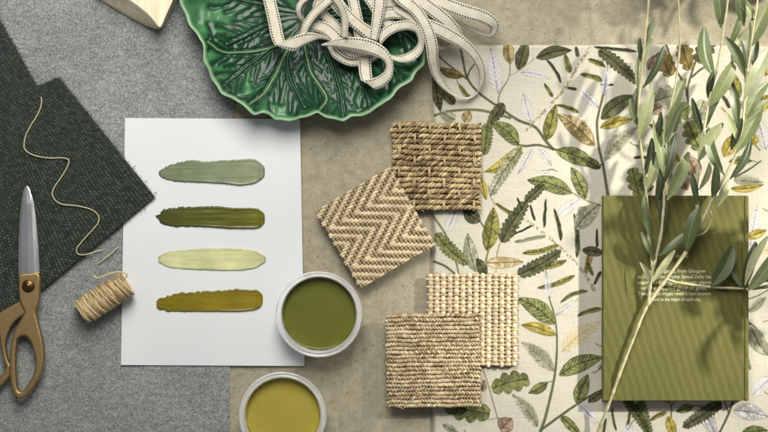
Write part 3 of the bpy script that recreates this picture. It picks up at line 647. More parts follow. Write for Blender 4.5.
kk = np.exp(-np.linspace(-2, 2, 11) ** 2); kk /= kk.sum(); RR = np.convolve(np.r_[RR[-5:], RR, RR[:5]], kk, 'valid')
RR += np.sin(th * 37) * .5
t = np.linspace(0.004, 1, NR)
TH, T = np.meshgrid(th, t, indexing='ij'); RAD = RR[:, None] * T
BX = BC[0] + RAD * np.cos(TH); BY = BC[1] + RAD * np.sin(TH)
prim = [[(308, 18), (300, 34), (287, 51), (276, 73), (264, 93), (250, 104)], [(306, 18), (285, 42), (260, 50), (240, 52), (222, 52), (208, 42)], [(300, 18), (285, 20), (262, 28), (245, 36), (228, 44)],
        [(304, 14), (280, 10), (262, 5), (240, 0), (212, -12), (190, -28)], [(310, 22), (305, 40), (306, 56), (312, 74), (322, 88), (327, 100), (318, 112)], [(300, 30), (288, 56), (290, 76), (297, 92), (303, 106)],
        [(316, 22), (325, 45), (334, 70), (340, 95), (343, 116)], [(320, 22), (336, 40), (352, 62), (364, 88), (370, 110)], [(322, 20), (350, 35), (378, 52), (396, 72), (403, 84)], [(322, 16), (360, 18), (395, 28), (425, 50)],
        [(306, 10), (290, -20), (262, -50), (235, -72)], [(308, 8), (308, -40), (312, -95)], [(315, 10), (345, -30), (375, -70)], [(318, 14), (370, -5), (430, -20)], [(300, 24), (276, 44), (246, 68), (222, 88)]]
# secondary ribs branch off the primaries
sec = []
for p in prim:
    P = smooth_path(np.array(p, float), 60); ln = np.hypot(*np.diff(P, axis=0).T).sum(); k = int(ln / 11)
    for q in range(1, k):
        i = int(59 * (q + .3) / k); i = min(i, 57); d = P[i + 1] - P[i]; a0 = math.atan2(d[1], d[0])
        for s in (-1, 1):
            a = a0 + s * random.uniform(.75, 1.15); l = random.uniform(16, 30); pts = [P[i]]; x = P[i].copy()
            for st in range(6):
                a -= s * .09; x = x + np.array([math.cos(a), math.sin(a)]) * l / 6; pts.append(x.copy())
            sec.append(pts)
def distf(X, Y, lines):
    D = np.full(X.shape, 1e9)
    for p in lines:
        P = np.asarray(p, float)
        for a, b in zip(P[:-1], P[1:]):
            ab = b - a; m = 30; sel = (X > min(a[0], b[0]) - m) & (X < max(a[0], b[0]) + m) & (Y > min(a[1], b[1]) - m) & (Y < max(a[1], b[1]) + m)
            x, y = X[sel], Y[sel]; tt = np.clip(((x - a[0]) * ab[0] + (y - a[1]) * ab[1]) / (ab @ ab + 1e-9), 0, 1)
            D[sel] = np.minimum(D[sel], np.hypot(x - a[0] - tt * ab[0], y - a[1] - tt * ab[1]))
    return D
wx = (fbm(BX, BY, 16, 3) - .5) * 6; wy = (fbm(BX, BY, 16, 9) - .5) * 6
D1 = distf(BX + wx * .35, BY + wy * .35, [smooth_path(np.array(p, float), 26) for p in prim]); D2 = distf(BX + wx, BY + wy, sec)
DS = distf(BX + wx * .35, BY + wy * .35, [smooth_path(np.array(prim[q], float), 26) for q in (0, 1, 4)]); D1 = np.minimum(D1, 30); D2 = np.minimum(D2, 12)
pil = sstep(0, 1, np.minimum(D1 * .8, D2) / 5.5) * (.5 + 1.0 * fbm(BX, BY, 14, 4))
crk = np.abs(fbm(BX * 1.0, BY * 1.0, 8, 21) - .5) * 2
fade = sstep(.02, .45, T) * sstep(1.0, .93, T)
stg = np.exp(-(DS / 1.3) ** 2); tpr = 1.15 - .6 * T; ridge1 = np.exp(-(D1 / (.8 * tpr)) ** 2) * (.45 + .55 * vnoise(BX, BY, 12, 5)); ridge1 = np.maximum(ridge1 * .8, np.exp(-(DS / (1.3 * tpr)) ** 2)); groove1 = np.exp(-((D1 - 2.6) / 1.2) ** 2)
ridge2 = np.exp(-(D2 / 1.0) ** 2)
Zp = 5 + 28 * T ** 2.1 + 2.4 * np.sin(TH * 9 + 1) * T ** 4 + fade * (1.3 * ridge1 - .7 * groove1 + 1.25 * pil + 1.4 * (fbm(BX, BY, 11, 31, 2) - .5)) - 1.5
Zp += 2.2 * np.exp(-((T - .985) / .02) ** 2)
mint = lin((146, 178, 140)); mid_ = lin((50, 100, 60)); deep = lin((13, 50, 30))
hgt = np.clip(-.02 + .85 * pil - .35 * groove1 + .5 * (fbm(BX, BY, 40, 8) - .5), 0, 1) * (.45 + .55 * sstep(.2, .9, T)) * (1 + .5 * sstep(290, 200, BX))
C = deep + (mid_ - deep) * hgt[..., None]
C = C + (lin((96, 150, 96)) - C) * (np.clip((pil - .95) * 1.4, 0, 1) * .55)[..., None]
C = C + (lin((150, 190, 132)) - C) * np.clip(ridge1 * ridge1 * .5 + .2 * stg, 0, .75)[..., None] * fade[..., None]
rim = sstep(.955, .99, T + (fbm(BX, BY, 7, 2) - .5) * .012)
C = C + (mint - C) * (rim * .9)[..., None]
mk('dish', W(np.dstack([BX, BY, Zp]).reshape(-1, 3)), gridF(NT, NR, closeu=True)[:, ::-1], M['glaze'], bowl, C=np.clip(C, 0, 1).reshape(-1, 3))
# outside of the bowl
NO = 30; to = np.linspace(1.0, .30, NO); TH2, T2 = np.meshgrid(th, to, indexing='ij'); E = np.linspace(0, 1, NO)[None]
Zo = np.interp(T2, t, 5 + 28 * t ** 2.1 - 1.5) - 4.5 * sstep(0, .1, E); Zo[:, 0] = Zp[:, -1]; Zo = np.maximum(Zo, .4)
Ro = RR[:, None] * T2 + 1.2 * np.sin(np.pi * np.clip(E * 8, 0, 1)); OX = BC[0] + Ro * np.cos(TH2); OY = BC[1] + Ro * np.sin(TH2)
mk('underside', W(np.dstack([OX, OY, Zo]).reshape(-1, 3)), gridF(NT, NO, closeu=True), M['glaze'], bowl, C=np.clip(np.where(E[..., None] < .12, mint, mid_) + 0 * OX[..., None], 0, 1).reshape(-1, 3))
# foot disc closes the bottom
# ------------------------------------------------------------------ ribbon
RV, RF, RU, rn = [], [], [], 0
def strand(pairs):
    """pairs of (left x, y, right x, y, height left, height right)"""
    global rn
    P = np.array(pairs, float); n = max(24, int(np.linalg.norm(np.diff(P[:, :2], axis=0), axis=1).sum() * 1.0))
    P[:, 4:] = P[:, 4:] * .72; A = np.c_[P[:, 0], P[:, 1], P[:, 4], P[:, 2], P[:, 3], P[:, 5]]
    Q = smooth_path(A, n); m = 7; V = []; UVs = []
    mid = (Q[:, :3] + Q[:, 3:]) / 2; d = np.r_[0, np.cumsum(np.linalg.norm(np.diff(mid, axis=0), axis=1))]
    for j in range(m):
        s = j / (m - 1); p = Q[:, :3] * (1 - s) + Q[:, 3:] * s; p[:, 2] += .25 * math.sin(math.pi * s)
        V.append(W(p)); UVs.append(np.c_[d, np.full(n, s)])
    V = np.stack(V, 1).reshape(-1, 3); UVs = np.stack(UVs, 1).reshape(-1, 2)
    RV.append(V); RU.append(UVs); RF.append(gridF(n, m, rn)); rn += len(V)
# strap falling from the top, folded, running right and looping down
strand([(258, -16, 271, -18, 40, 40), (263, 0, 275.5, -1, 42, 42), (267.5, 20, 280, 18, 44, 44), (271, 37, 283, 33, 47, 46), (275, 46, 285, 41, 49, 48)])
strand([(284, 41, 276, 45.5, 50, 49), (300, 34, 293, 51, 53, 50), (311, 32.5, 303, 46, 56, 50), (322, 35, 318, 39.5, 58, 53), (330, 40, 328, 40.5, 59, 55)])
strand([(322, 44, 321, 45.5, 50, 50), (336, 39, 335, 47, 58, 54), (352, 37, 351, 50, 62, 57), (370, 39.5, 366, 53.5, 64, 60), (383, 46, 377, 57, 65, 62), (391, 56, 383, 60, 65, 63), (393.5, 68, 386, 66, 63, 62), (391, 79, 383, 73, 60, 60), (383, 87, 374, 78, 57, 58), (375, 90, 363, 80, 54, 55)])
strand([(375, 89, 361, 80.5, 51, 52), (372, 74, 359, 72, 46, 46), (371, 56, 358, 56, 40, 40)])
# standing ring, thin strand and the small loop on the left
strand([(316, -14, 322, -18, 60, 64), (327, -4, 333, -9, 63, 68), (336, 6, 342, 1, 65, 72), (341, 19, 348, 16, 64, 72), (341, 37, 347.5, 38, 60, 66)])
strand([(299.5, 34, 306, 36.5, 50, 54), (303, 23, 310, 26, 54, 58), (311, 11, 318, 15, 57, 60), (321, 1, 328, 6, 60, 62), (334, -9, 340, -4, 62, 63)])
strand([(308, -6, 312, -3, 48, 54), (299, 1, 304, 3, 48, 54), (295.5, 9, 300.5, 10, 46, 52), (298, 18, 302, 16, 44, 50), (304, 24, 306, 21, 42, 46)])
strand([(314, -8, 310, -8, 40, 46), (308, 4, 303, 2, 40, 46), (303, 14, 302.5, 10, 38, 44), (306, 22, 304, 20, 36, 40)])
# diagonals and verticals in the middle of the heap
strand([(337, -9, 322, -7, 58, 57), (348, 7, 333, 9, 59, 58), (360, 19, 347, 23, 59, 58), (376, 30, 370, 42, 58, 57)])
strand([(333, -12, 318, -5, 50, 50), (326, 8, 313, 8, 46, 46), (340, 23, 329, 27, 44, 44), (352, 36, 342, 42, 42, 42)])
strand([(316, 20, 307, 29, 44, 44), (328, 23, 320, 33, 45, 45), (338, 31, 330, 41, 45, 45), (348, 40, 336, 50, 44, 44), (362, 47, 350, 59, 43, 43), (378, 46, 374, 56, 42, 42)])
strand([(331, 44, 327, 47, 38, 38), (340, 50, 334, 58, 39, 39), (354, 57, 350, 66, 39, 39), (368, 56, 368, 64, 39, 39), (378, 50, 380, 57, 39, 39)])
strand([(373.5, -14, 386, -14, 68, 68), (373, 3, 385.5, 3, 68, 68), (371.5, 21, 382, 22, 67, 67), (369.5, 38, 377.5, 41, 64, 64)])
strand([(344, -14, 356, -16, 52, 52), (348, 3, 359, 1, 53, 53), (352, 22, 363, 20, 53, 53), (355, 40, 366, 38, 51, 51)])
strand([(356, -12, 366, -18, 55, 55), (366, 3, 376, -3, 56, 56), (376, 18, 386, 10, 56, 56), (388, 34, 396, 24, 54, 54)])
strand([(300, -30, 340, -34, 45, 45), (320, -20, 350, -24, 50, 50), (345, -14, 372, -18, 52, 52), (380, -16, 400, -6, 54, 54)])
# arcs on the right of the heap and the ring
strand([(378, 32, 380, 46, 58, 56), (386, 26, 388, 37, 60, 59), (396, 21.5, 398, 31.5, 62, 61), (408, 20.5, 407, 30, 64, 62), (416, 23, 413, 31.5, 66, 61), (421, 30, 416, 34, 68, 60), (424, 42, 418, 42, 67, 58), (422, 52, 414.5, 48, 64, 55), (414, 60, 407, 53, 60, 52), (402, 62.5, 397, 56, 56, 50), (390, 59, 387, 53, 52, 48)])
strand([(372, 16, 372, 28, 56, 56), (385, 9, 386, 20, 58, 58), (400, 9, 399, 19, 59, 59), (414, 14, 410, 23, 60, 60), (424, 24, 418, 31, 60, 60)])
strand([(372, 3, 374, 12, 54, 54), (388, -2, 390, 8, 56, 56), (405, -4, 404, 7, 56, 56)])
strand([(400, -14, 388, -6, 66, 66), (412, -2, 399, 5, 68, 68), (424, 11, 412, 15, 69, 69), (433, 27, 421, 30, 68, 68), (438, 45, 426, 48, 62, 62), (438.5, 59, 428, 62, 52, 54), (441, 74, 433, 77, 38, 42), (449, 87, 442, 88, 26, 32), (458, 95, 454, 96, 16, 22), (468, 97, 468, 99, 10, 16), (477, 92, 478, 93, 8, 14)])
strand([(392, 6, 396, 13, 60, 60), (412, 12, 410, 22, 62, 62), (432, 20, 425, 30, 62, 62), (452, 29, 444, 40, 58, 58), (470, 42, 461, 49, 50, 50), (482, 58, 473, 61, 40, 40), (486, 76, 479, 75, 28, 28), (479, 93, 477, 91, 14, 16)])
strand([(412, -16, 398, -12, 62, 62), (428, -2, 414, 4, 64, 64), (444, 10, 432, 18, 62, 62), (456, 22, 446, 29, 56, 56), (466, 40, 459, 42, 44, 46)])
strand([(424, -14, 416, -6, 56, 56), (444, -4, 438, 8, 58, 58), (465, 4, 460, 17, 56, 56), (484, 10, 479, 22.5, 50, 50), (496, 18, 489, 27, 44, 42), (499, 27, 490, 30, 38, 36), (493, 37, 487, 33, 30, 30), (481, 36, 478, 29, 26, 26), (466, 29, 463, 22, 26, 26), (452, 18, 450, 10, 28, 28)])
strand([(430, 46, 436, 41, 30, 32), (440, 50, 446, 47, 30, 32), (448, 45, 450, 40, 30, 32), (455, 34, 452, 30, 32, 34)])
rb = mk('ribbon', np.vstack(RV), np.vstack(RF), M['ribbon'], UV=np.vstack(RU), org=(370, 30, 40))
sm = rb.modifiers.new('thickness', 'SOLIDIFY'); sm.thickness = .22 * S; sm.offset = 0
tag(rb, 'tangled cream ribbon with black stitched edges heaped in the green bowl', 'ribbon')

# ------------------------------------------------------------------ paint pots
def lathe(prof, cx, cy, n=128):
    P = np.array(prof, float); a = np.linspace(0, 2 * np.pi, n, endpoint=False); m = len(P)
    V = []
    for r, z in P:
        V.append(np.stack([(cx + r * np.cos(a)), (cy + r * np.sin(a)), np.full(n, z)], 1))
    return np.stack(V, 1).reshape(-1, 3), gridF(n, m, closeu=True)
def pot(cx, cy, r, pr, pz, hgt, label, cpaint, rough, drip):
    root = empty('paint_pot', (cx, cy, 0), label, 'paint pot', 'clear tubs of paint')
    zt = hgt; base = W([(cx, cy, zt)])[0]; k = (H - zt) / H; R = r * k
    prof = [(0.01, 1.0), (R * .80, 1.0), (R * .84, 2.5), (R - 4.5, zt - 5), (R - 3.2, zt - 4.5), (R - .4, zt - 4.2), (R, zt - 3), (R, zt - 1.2), (R - .8, zt - .4), (R - 1.8, zt - .2), (R - 2.4, zt - 1.2), (R - 3.2, zt - 1.4),
            (R - 3.8, zt - .3), (R - 4.8, zt), (R - 5.8, zt - .6), (R - 6.2, zt - 3), (R * .84 - 1.6, 3.2), (R * .80 - 1, 2.4), (0.01, 2.4)]
    V, F = lathe(prof, base[0], base[1]); mk('tub', V, F[:, ::-1], M['plastic'], root)
    # paint with meniscus creeping up the wall
    n = 160; m = 40; a = np.linspace(0, 2 * np.pi, n, endpoint=False); s = np.linspace(0.0, 1, m); A, Sg = np.meshgrid(a, s, indexing='ij')
    Rp = pr * k + 0 * A; rr = Rp * Sg + (vnoise(np.cos(A) * 9 + 50, np.sin(A) * 9 + 50, 1.6, 3) - .5) * 1.3 * Sg ** 8
    z = pz + 3.2 * sstep(.965, 1, Sg) * (.5 + vnoise(np.cos(A) * 4 + 9, np.sin(A) * 4 + 9, 1, 6)) + .8 * (fbm(rr * np.cos(A) + 80, rr * np.sin(A) + 80, 26, drip) - .5) * (1 - Sg ** 6)
    V = np.stack([base[0] + rr * np.cos(A), base[1] + rr * np.sin(A), z], -1).reshape(-1, 3)
    Vb = np.stack([base[0] + R * .80 * np.cos(a), base[1] + R * .80 * np.sin(a), np.full(n, 3.3)], -1)
    F = gridF(n, m, closeu=True)
    ii = np.arange(n); wall = np.stack([ii * m + m - 1, ((ii + 1) % n) * m + m - 1, n * m + (ii + 1) % n, n * m + ii], 1)
    mk('paint', np.vstack([V, Vb]), np.vstack([F, wall]), m_wetpaint('pot_paint', lin(cpaint), rough), root)
pot(319, 314.5, 43.3, 36.6, 21, 31, 'clear plastic tub of moss green paint on the paper corner', (96, 99, 36), .33, 3)
pot(282.5, 416, 44, 37.2, 21, 31, 'clear plastic tub of mustard yellow green paint on the stone surface', (164, 150, 62), .3, 8)

# ------------------------------------------------------------------ curve based solid plates
def plate(splines, z0, z1, bev):
    cu = bpy.data.curves.new('c', 'CURVE'); cu.dimensions = '2D'; cu.fill_mode = 'BOTH'
    for sp in splines:
        Q = smooth_path(np.array(list(sp) + [sp[0]], float), 90)[:-1]; w = W(np.c_[Q, np.full(len(Q), z1)])
        s = cu.splines.new('POLY'); s.points.add(len(w) - 1); s.use_cyclic_u = True
        for p, q in zip(s.points, w): p.co = (q[0], q[1], 0, 1)
    cu.extrude = (z1 - z0) / 2 - bev; cu.bevel_depth = bev; cu.bevel_resolution = 3; cu.offset = -bev
    ob = bpy.data.objects.new('c', cu); col.objects.link(ob); dg = bpy.context.evaluated_depsgraph_get(); dg.update()
    me = bpy.data.meshes.new_from_object(ob.evaluated_get(dg)); bpy.data.objects.remove(ob)
    V = [(v.co.x, v.co.y, v.co.z + (z0 + z1) / 2) for v in me.vertices]; F = [tuple(p.vertices) for p in me.polygons]
    return V, F
# ------------------------------------------------------------------ scissors
sc = empty('scissors', (27, 286, 9), 'steel tailor scissors with brass handles on the dark swatch', 'scissors')
ys = np.linspace(186, 278, 60)
le = np.interp(ys, [186, 190, 200, 215, 240, 278], [25.5, 23.6, 21.6, 20, 18.6, 18.3]); ri = np.interp(ys, [186, 190, 200, 215, 240, 278], [27.5, 30.2, 32.4, 34.4, 36.6, 38.6])
def blade(name, l, r, z, tp, y=ys):
    cols = [(0, -1.5), (0, .0), (.16, .9), (.5, 1.3), (.78, 1.1), (.8, .8), (1, -.1), (1, -1.5)]
    V = [];
    for f, h in cols: V.append(np.c_[l + (r - l) * f, y, z + h * tp * np.clip((y - 184) / 20, .15, 1)])
    V = np.stack(V, 1); return mk(name, W(V.reshape(-1, 3)), gridF(len(y), len(cols))[:, ::-1], M['blade'], sc, smooth=False)
blade('blade', le, ri, 15, 1.1); blade('blade', le + 3.0, ri + 1.6, 11.6, .6, ys + 5)
V, F = plate([[(18, 274), (28, 273), (39.2, 274), (39.5, 290), (38.6, 303), (35.8, 312), (38.5, 324), (42.5, 341), (44, 358), (41.5, 373), (34, 387), (25, 397), (18, 399), (12.5, 392), (9.5, 378), (9, 362), (10, 346), (14, 331), (21, 318), (24, 311), (20, 304), (18, 292)],
              [(17, 340), (21, 336.5), (27, 337.5), (32, 347), (35, 361), (33.5, 373), (28, 384), (22, 391), (18, 390), (16, 378), (15.5, 358)]], 10.5, 18, 2.2)
mk('handle', V, F, M['brass'], sc)
V, F = plate([[(22, 300), (30, 309), (25, 314), (14, 323), (8, 334), (5.5, 346), (8, 360), (13.5, 371), (8, 379), (-2, 389), (-14, 398), (-26, 392), (-32, 370), (-30, 345), (-18, 327), (-4, 315), (10, 306)],
              [(-2, 332), (0, 345), (3, 360), (5, 369), (-2, 378), (-13, 387), (-22, 380), (-25, 362), (-22, 345), (-12, 334)]], 8.8, 15, 2.2)
mk('handle', V, F, M['brass'], sc)
V, F = lathe([(0.01, 21), (2.2, 20.9), (2.7, 20.2), (3.2, 20.0), (5.4, 19.8), (6.2, 18.8), (6.3, 17.5)], *W([(28, 286, 19)])[0][:2], 40)
o = mk('screw', V, F[:, ::-1], M['screw'], sc)
# ------------------------------------------------------------------ twine spool and loose thread
sp = empty('twine_spool', (104, 298, 3), 'spool wound with natural jute twine beside the scissors', 'twine spool')
A0, A1 = np.array([80.5, 313.5]), np.array([127.5, 283]); ax = (A1 - A0); Ls = np.hypot(*ax); ax /= Ls; nrm = np.array([ax[1], -ax[0]])
def sp_pt(s, th, r):   # along, angle, radius
    c = A0 + ax * s; return (c[0] + nrm[0] * r * math.cos(th), c[1] + nrm[1] * r * math.cos(th), 16 + r * math.sin(th))
mb = MB()
ring = np.array([[sp_pt(s, a, r) for a in np.linspace(0, 2 * np.pi, 40, endpoint=False)] for s, r in ((.5, .1), (.5, 10), (1, 10.8), (Ls - 1, 10.8), (Ls - .5, 10), (Ls - .5, .1))])
V = W(ring.transpose(1, 0, 2).reshape(-1, 3)); mb.add(V, gridF(40, 6, closeu=True), lin((196, 170, 122))); mb.build('core', M['twine'], sp)
mb = MB()
for layer in range(4):
    turns = 21 if layer < 3 else 9; n = turns * 40; k = np.arange(n) / n; out = []
    for q in k:
        a = q * turns * 2 * np.pi; w = 1 - abs(2 * q - 1) ** 3 * .06
        s = 1.2 + (Ls - 2.4) * q if layer % 2 == 0 else Ls - 1.2 - (Ls - 2.4) * q
        sk = (1.8 + layer * .9) * math.cos(a * 1.0 + layer) * (1 if layer else .3) + .9 * math.sin(q * 40 + layer)
        s = min(max(s + sk, .6), Ls - .6)
        out.append(sp_pt(s, a, (11.2 + layer * .75) * w + .35 * math.sin(q * 61 + layer * 2)))
    out = np.array(out); f = vnoise(np.arange(n) * 1.0, np.full(n, layer * 9.0), 14, 3)[:, None]
    mb.tube(W(out), .95 + .12 * np.sin(np.arange(n) * 2.4), lin((150, 126, 84)) * (1 - f) + lin((226, 204, 160)) * f, 6)
tl = smooth_path(np.array([(123, 280, 27), (127, 274.5, 29), (118, 272, 31), (106, 275, 31), (98, 278, 29), (93, 275.5, 26)]), 60)
mb.tube(W(tl), .8, lin((218, 198, 150)), 6); mb.build('twine', M['twine'], sp)
mb = MB()
pts = [(41, 97, 10), (41.5, 103, 10.2), (38, 114, 10), (30, 127, 10.4), (25, 138, 10), (25, 149, 10), (33, 155, 10.3), (48, 158, 10), (62, 158, 10), (69, 161, 10.2), (64, 173, 10), (54, 188, 10), (53, 197, 10), (61, 204, 10.3), (78, 206, 10),
       (92, 210, 10), (99, 217, 10), (96, 226, 10.5), (85, 238, 11), (77, 248, 11), (78, 254, 10), (86, 254.5, 9), (97, 251, 6), (103, 250, 4.5)]
P = smooth_path(np.array(pts, float), 420); P[:, 0] += (vnoise(np.arange(420) * 1., np.zeros(420), 7, 2) - .5) * .7
i = np.arange(420); mb.tube(W(P), .58 + .14 * np.sin(i * 1.9), lin((216, 204, 168)) * (.85 + .25 * np.sin(i * 1.9)[:, None]), 7)
o = mb.build('loose_thread', M['twine']); tag(o, 'loose pale twine thread curling over the large dark swatch', 'thread')
mb = MB(); P = smooth_path(np.array([(98, 264, 4), (104, 259, 5), (112, 253, 5), (118, 247, 4)]), 40)
mb.tube(W(P), .6, lin((200, 190, 150)), 6); o = mb.build('thread_end', M['twine']); tag(o, 'short cut end of twine on the grey wool above the spool', 'thread')
# ------------------------------------------------------------------ wooden block with rounded end
wb = empty('wooden_block', (140, 0, 2), 'pale wooden block at the top edge beside the green bowl', 'block')
ob0 = [(90, -6), (108, 5), (125, 15), (142, 24), (154, 28.6), (160, 29), (164, 25), (172, 11), (182, -8), (198, -40), (150, -66), (80, -50)]
ob1 = [(112, -8), (128, 0), (141, 9), (151, 18), (157.5, 26), (160, 26.6), (162.5, 23), (169, 9), (177, -8), (194, -40), (150, -66), (100, -50)]
rows = []
for z, k in ((2.3, 0), (8, .1), (20, .7), (26, .97), (27.5, 1.06)):
    a_ = smooth_path(np.array(ob0 + ob0[:1], float), 160)[:-1]; b_ = smooth_path(np.array(ob1 + ob1[:1], float), 160)[:-1]
    q = a_ + (b_ - a_) * k; rows.append(np.c_[q, np.full(len(q), z)])
V = np.stack([W(r_) for r_ in rows], 1); m_ = len(rows); nq = len(rows[0]); V = V.reshape(-1, 3)
F = [tuple(int(a) for a in f) for f in gridF(nq, m_, closeu=True)] + [tuple(i * m_ + m_ - 1 for i in range(nq))]
mk('body', V, F, M['wood'], wb, smooth=False)

# ------------------------------------------------------------------ olive branch
ob_ = empty('olive_branch', (640, 320, 24), 'leafy olive branch lying across the book and the printed linen', 'branch')
BK = lin((196, 188, 150)); BK2 = lin((136, 132, 98))
def twig(pts, r0, r1, name='twig'):
    P = smooth_path(np.array(pts, float), max(30, int(len(pts) * 22))); n = len(P); f = np.linspace(0, 1, n)
    P[:, 0] += (vnoise(P[:, 1], P[:, 0] * 0, 22, 5) - .5) * .9
    r = (r0 + (r1 - r0) * f) * (.92 + .2 * vnoise(P[:, 1], P[:, 0], 9, 4))
    node = np.zeros(n)
    for s in np.arange(.08, 1, .11): node += np.exp(-((f - s) * n / 2.2) ** 2)
    r = r * (1 + .3 * node); g = vnoise(P[:, 1], P[:, 0], 12, 7)[:, None]
    mb = MB(); mb.tube(W(P), r, BK * (1 - g * .6) + BK2 * g * .6, 9); return mb.build(name, M['bark'], ob_)
twig([(590, 452, 9), (598, 432, 12), (613, 393, 23), (622, 368, 27), (634, 337, 28), (648, 304, 29)], 1.55, 1.25, 'stem')
twig([(648, 305, 29), (650, 285, 31), (655, 262, 33), (661, 232, 36), (664, 196, 40), (664, 150, 44), (669, 115, 48), (676, 85, 52)], 1.7, .8)
twig([(647, 306, 29), (658, 290, 31), (668, 277, 32), (690, 245, 36), (712, 200, 42), (726, 174, 46), (738, 148, 50), (744, 110, 55), (748, 70, 60), (752, 40, 64), (758, -5, 68)], 1.8, .9)
twig([(653, 270, 32), (648, 232, 34), (646, 190, 38), (641, 150, 44), (639, 110, 50), (642, 70, 56), (646, 30, 62), (650, -20, 68)], 1.5, 1.0)
twig([(700, 226, 38), (697, 205, 40), (698, 165, 45), (704, 128, 50), (712, 90, 55), (719, 60, 60), (725, 20, 66), (730, -20, 70)], 1.4, .9)
twig([(666, 279, 31), (680, 283, 30), (711, 287, 28), (730, 288, 28), (752, 289, 28)], 1.2, .9)
twig([(708, 207, 40), (712, 218, 38), (706, 231, 36), (697, 236, 36)], .9, .6)
LG = [(122, 128, 88), (114, 122, 80), (134, 139, 102)]; DG = [(52, 62, 34), (46, 55, 30), (62, 71, 44)]; MG = [(78, 89, 52), (86, 96, 60)]; PG = [(160, 162, 122), (148, 152, 108)]  # DG puts the shade of leaves rolled away from the light into colour
def leaf3(b, t, w, tone, zb, zt, roll=None, arch=None):
    b = np.array(b, float); t = np.array(t, float); nl, nw = 18, 7
    d = t - b; L_ = np.hypot(*d); a = d / L_; nn = np.array([-a[1], a[0]])
    roll = random.uniform(-.5, .5) if roll is None else roll; arch = random.uniform(.03, .09) if arch is None else arch
    bendx = random.uniform(-.09, .09); cup = random.uniform(.2, .5); tw = random.uniform(-.5, .5)
    V = []; UVs = []
    for i in range(nl):
        u = i / (nl - 1); wd = w * .94 * (math.sin(math.pi * min(1, u * .97 + .01) ** 1.08) ** .68) + .25
        if u < .08: wd = .5 + w * .1
        for j in range(nw):
            s = j / (nw - 1) * 2 - 1
            off = wd * s; z = zb + (zt - zb) * u + arch * L_ * math.sin(math.pi * u) + cup * abs(off) + off * math.sin(roll + tw * u)
            lat = off * math.cos(roll) / max(.4, math.cos(roll)) + bendx * L_ * math.sin(math.pi * u)
            p = b + a * L_ * u + nn * lat; V.append((p[0], p[1], z)); UVs.append((u, j / (nw - 1)))
    c = lin(random.choice(tone)) * random.uniform(.88, 1.12)
    V = np.array(V); f = np.clip(np.repeat(np.linspace(0, 1, nl), nw), 0, 1)[:, None]
    C = c * (1.08 - .18 * f)
    o = mk('leaf', W(V), gridF(nl, nw)[:, ::-1], M['leaf'], ob_, C=C, UV=np.array(UVs))
    m = o.modifiers.new('sub', 'SUBSURF'); m.levels = 1; m.render_levels = 1
    return o
lv = [((646, 42), (654, 20), 3.5, MG, 60), ((638, 90), (652, 38), 5.2, LG, 54), ((643, 88), (664, 46), 3.8, DG, 50), ((643, 62), (640, 38), 2.4, DG, 56), ((636, 118), (637, 88), 3.0, DG, 48), ((639, 141), (652, 88), 6.4, LG, 50),
      ((663, 146), (679, 98), 6.8, LG, 50), ((668, 152), (684, 102), 4.4, DG, 46), ((655, 142), (661, 112), 3.2, DG, 44), ((664, 177), (654, 120), 5.0, LG, 46), ((665, 182), (676, 133), 4.6, DG, 42), ((667, 200), (689, 152), 6.8, LG, 42),
      ((647, 190), (656, 152), 5.4, LG, 42), ((643, 178), (652, 138), 4.2, DG, 40), ((656, 203), (663, 160), 4.4, DG, 38), ((661, 238), (657, 180), 4.6, DG, 34), ((651, 238), (645, 192), 3.6, MG, 35), ((659, 256), (687, 232), 3.6, MG, 34),
      ((652, 283), (675, 250), 3.6, PG, 34), ((656, 262), (641, 232), 3.0, MG, 33), ((686, 251), (699, 207), 7.2, MG, 38), ((718, 206), (733, 177), 4.6, PG, 44), ((712, 197), (716, 165), 4.4, MG, 46), ((724, 175), (708, 127), 5.6, MG, 50),
      ((698, 162), (723, 123), 6.6, LG, 50), ((736, 153), (762, 104), 7.6, LG, 54), ((730, 179), (751, 139), 4.2, DG, 46), ((731, 150), (742, 118), 4.6, DG, 48), ((714, 77), (704, 27), 7.2, MG, 62), ((710, 106), (735, 60), 7.4, LG, 60),
      ((745, 77), (725, 37), 5.4, MG, 64), ((744, 99), (768, 50), 7.6, LG, 62), ((737, 127), (732, 83), 4.8, MG, 56), ((706, 128), (721, 94), 3.6, DG, 50), ((753, 110), (761, 86), 4.0, DG, 54), ((753, 66), (757, 38), 4.6, DG, 60),
      ((748, 49), (770, 2), 9.2, LG, 68), ((708, 98), (713, 72), 3.6, DG, 54), ((744, 26), (741, -14), 5.6, MG, 66), ((721, 28), (717, -18), 6.2, MG, 66), ((728, 48), (741, 12), 3.4, MG, 62), ((731, 62), (749, 28), 4.0, PG, 62),
      ((711, 287), (733, 246), 8.2, MG, 30), ((744, 289), (756, 242), 5.6, DG, 30), ((747, 291), (775, 252), 7.0, LG, 32), ((742, 288), (730, 262), 3.0, MG, 29), ((650, -2), (662, -24), 4.0, MG, 66), ((742, 126), (768, 100), 5.4, LG, 56),
      ((748, 72), (742, 40), 3.6, DG, 62), ((697, 205), (691, 172), 3.4, DG, 42), ((703, 134), (692, 98), 3.6, DG, 50), ((745, 285), (768, 236), 4.4, PG, 31), ((741, 146), (726, 112), 3.2, PG, 52), ((756, 20), (738, -4), 4.6, LG, 68),
      ((747, 118), (768, 82), 6.4, LG, 58), ((640, 262), (650, 284), 2.6, PG, 33), ((699, 190), (711, 160), 3.0, LG, 44), ((672, 118), (686, 78), 5.0, LG, 52), ((640, 128), (630, 98), 3.2, MG, 50)]
twig([(752, 289, 28), (776, 284, 34), (806, 268, 60), (838, 236, 96), (860, 196, 120)], 1.6, 1.0)  # out-of-view twigs added to carry the shading leaves
twig([(806, 268, 60), (822, 276, 86), (846, 272, 108), (880, 252, 124)], 1.4, .9)
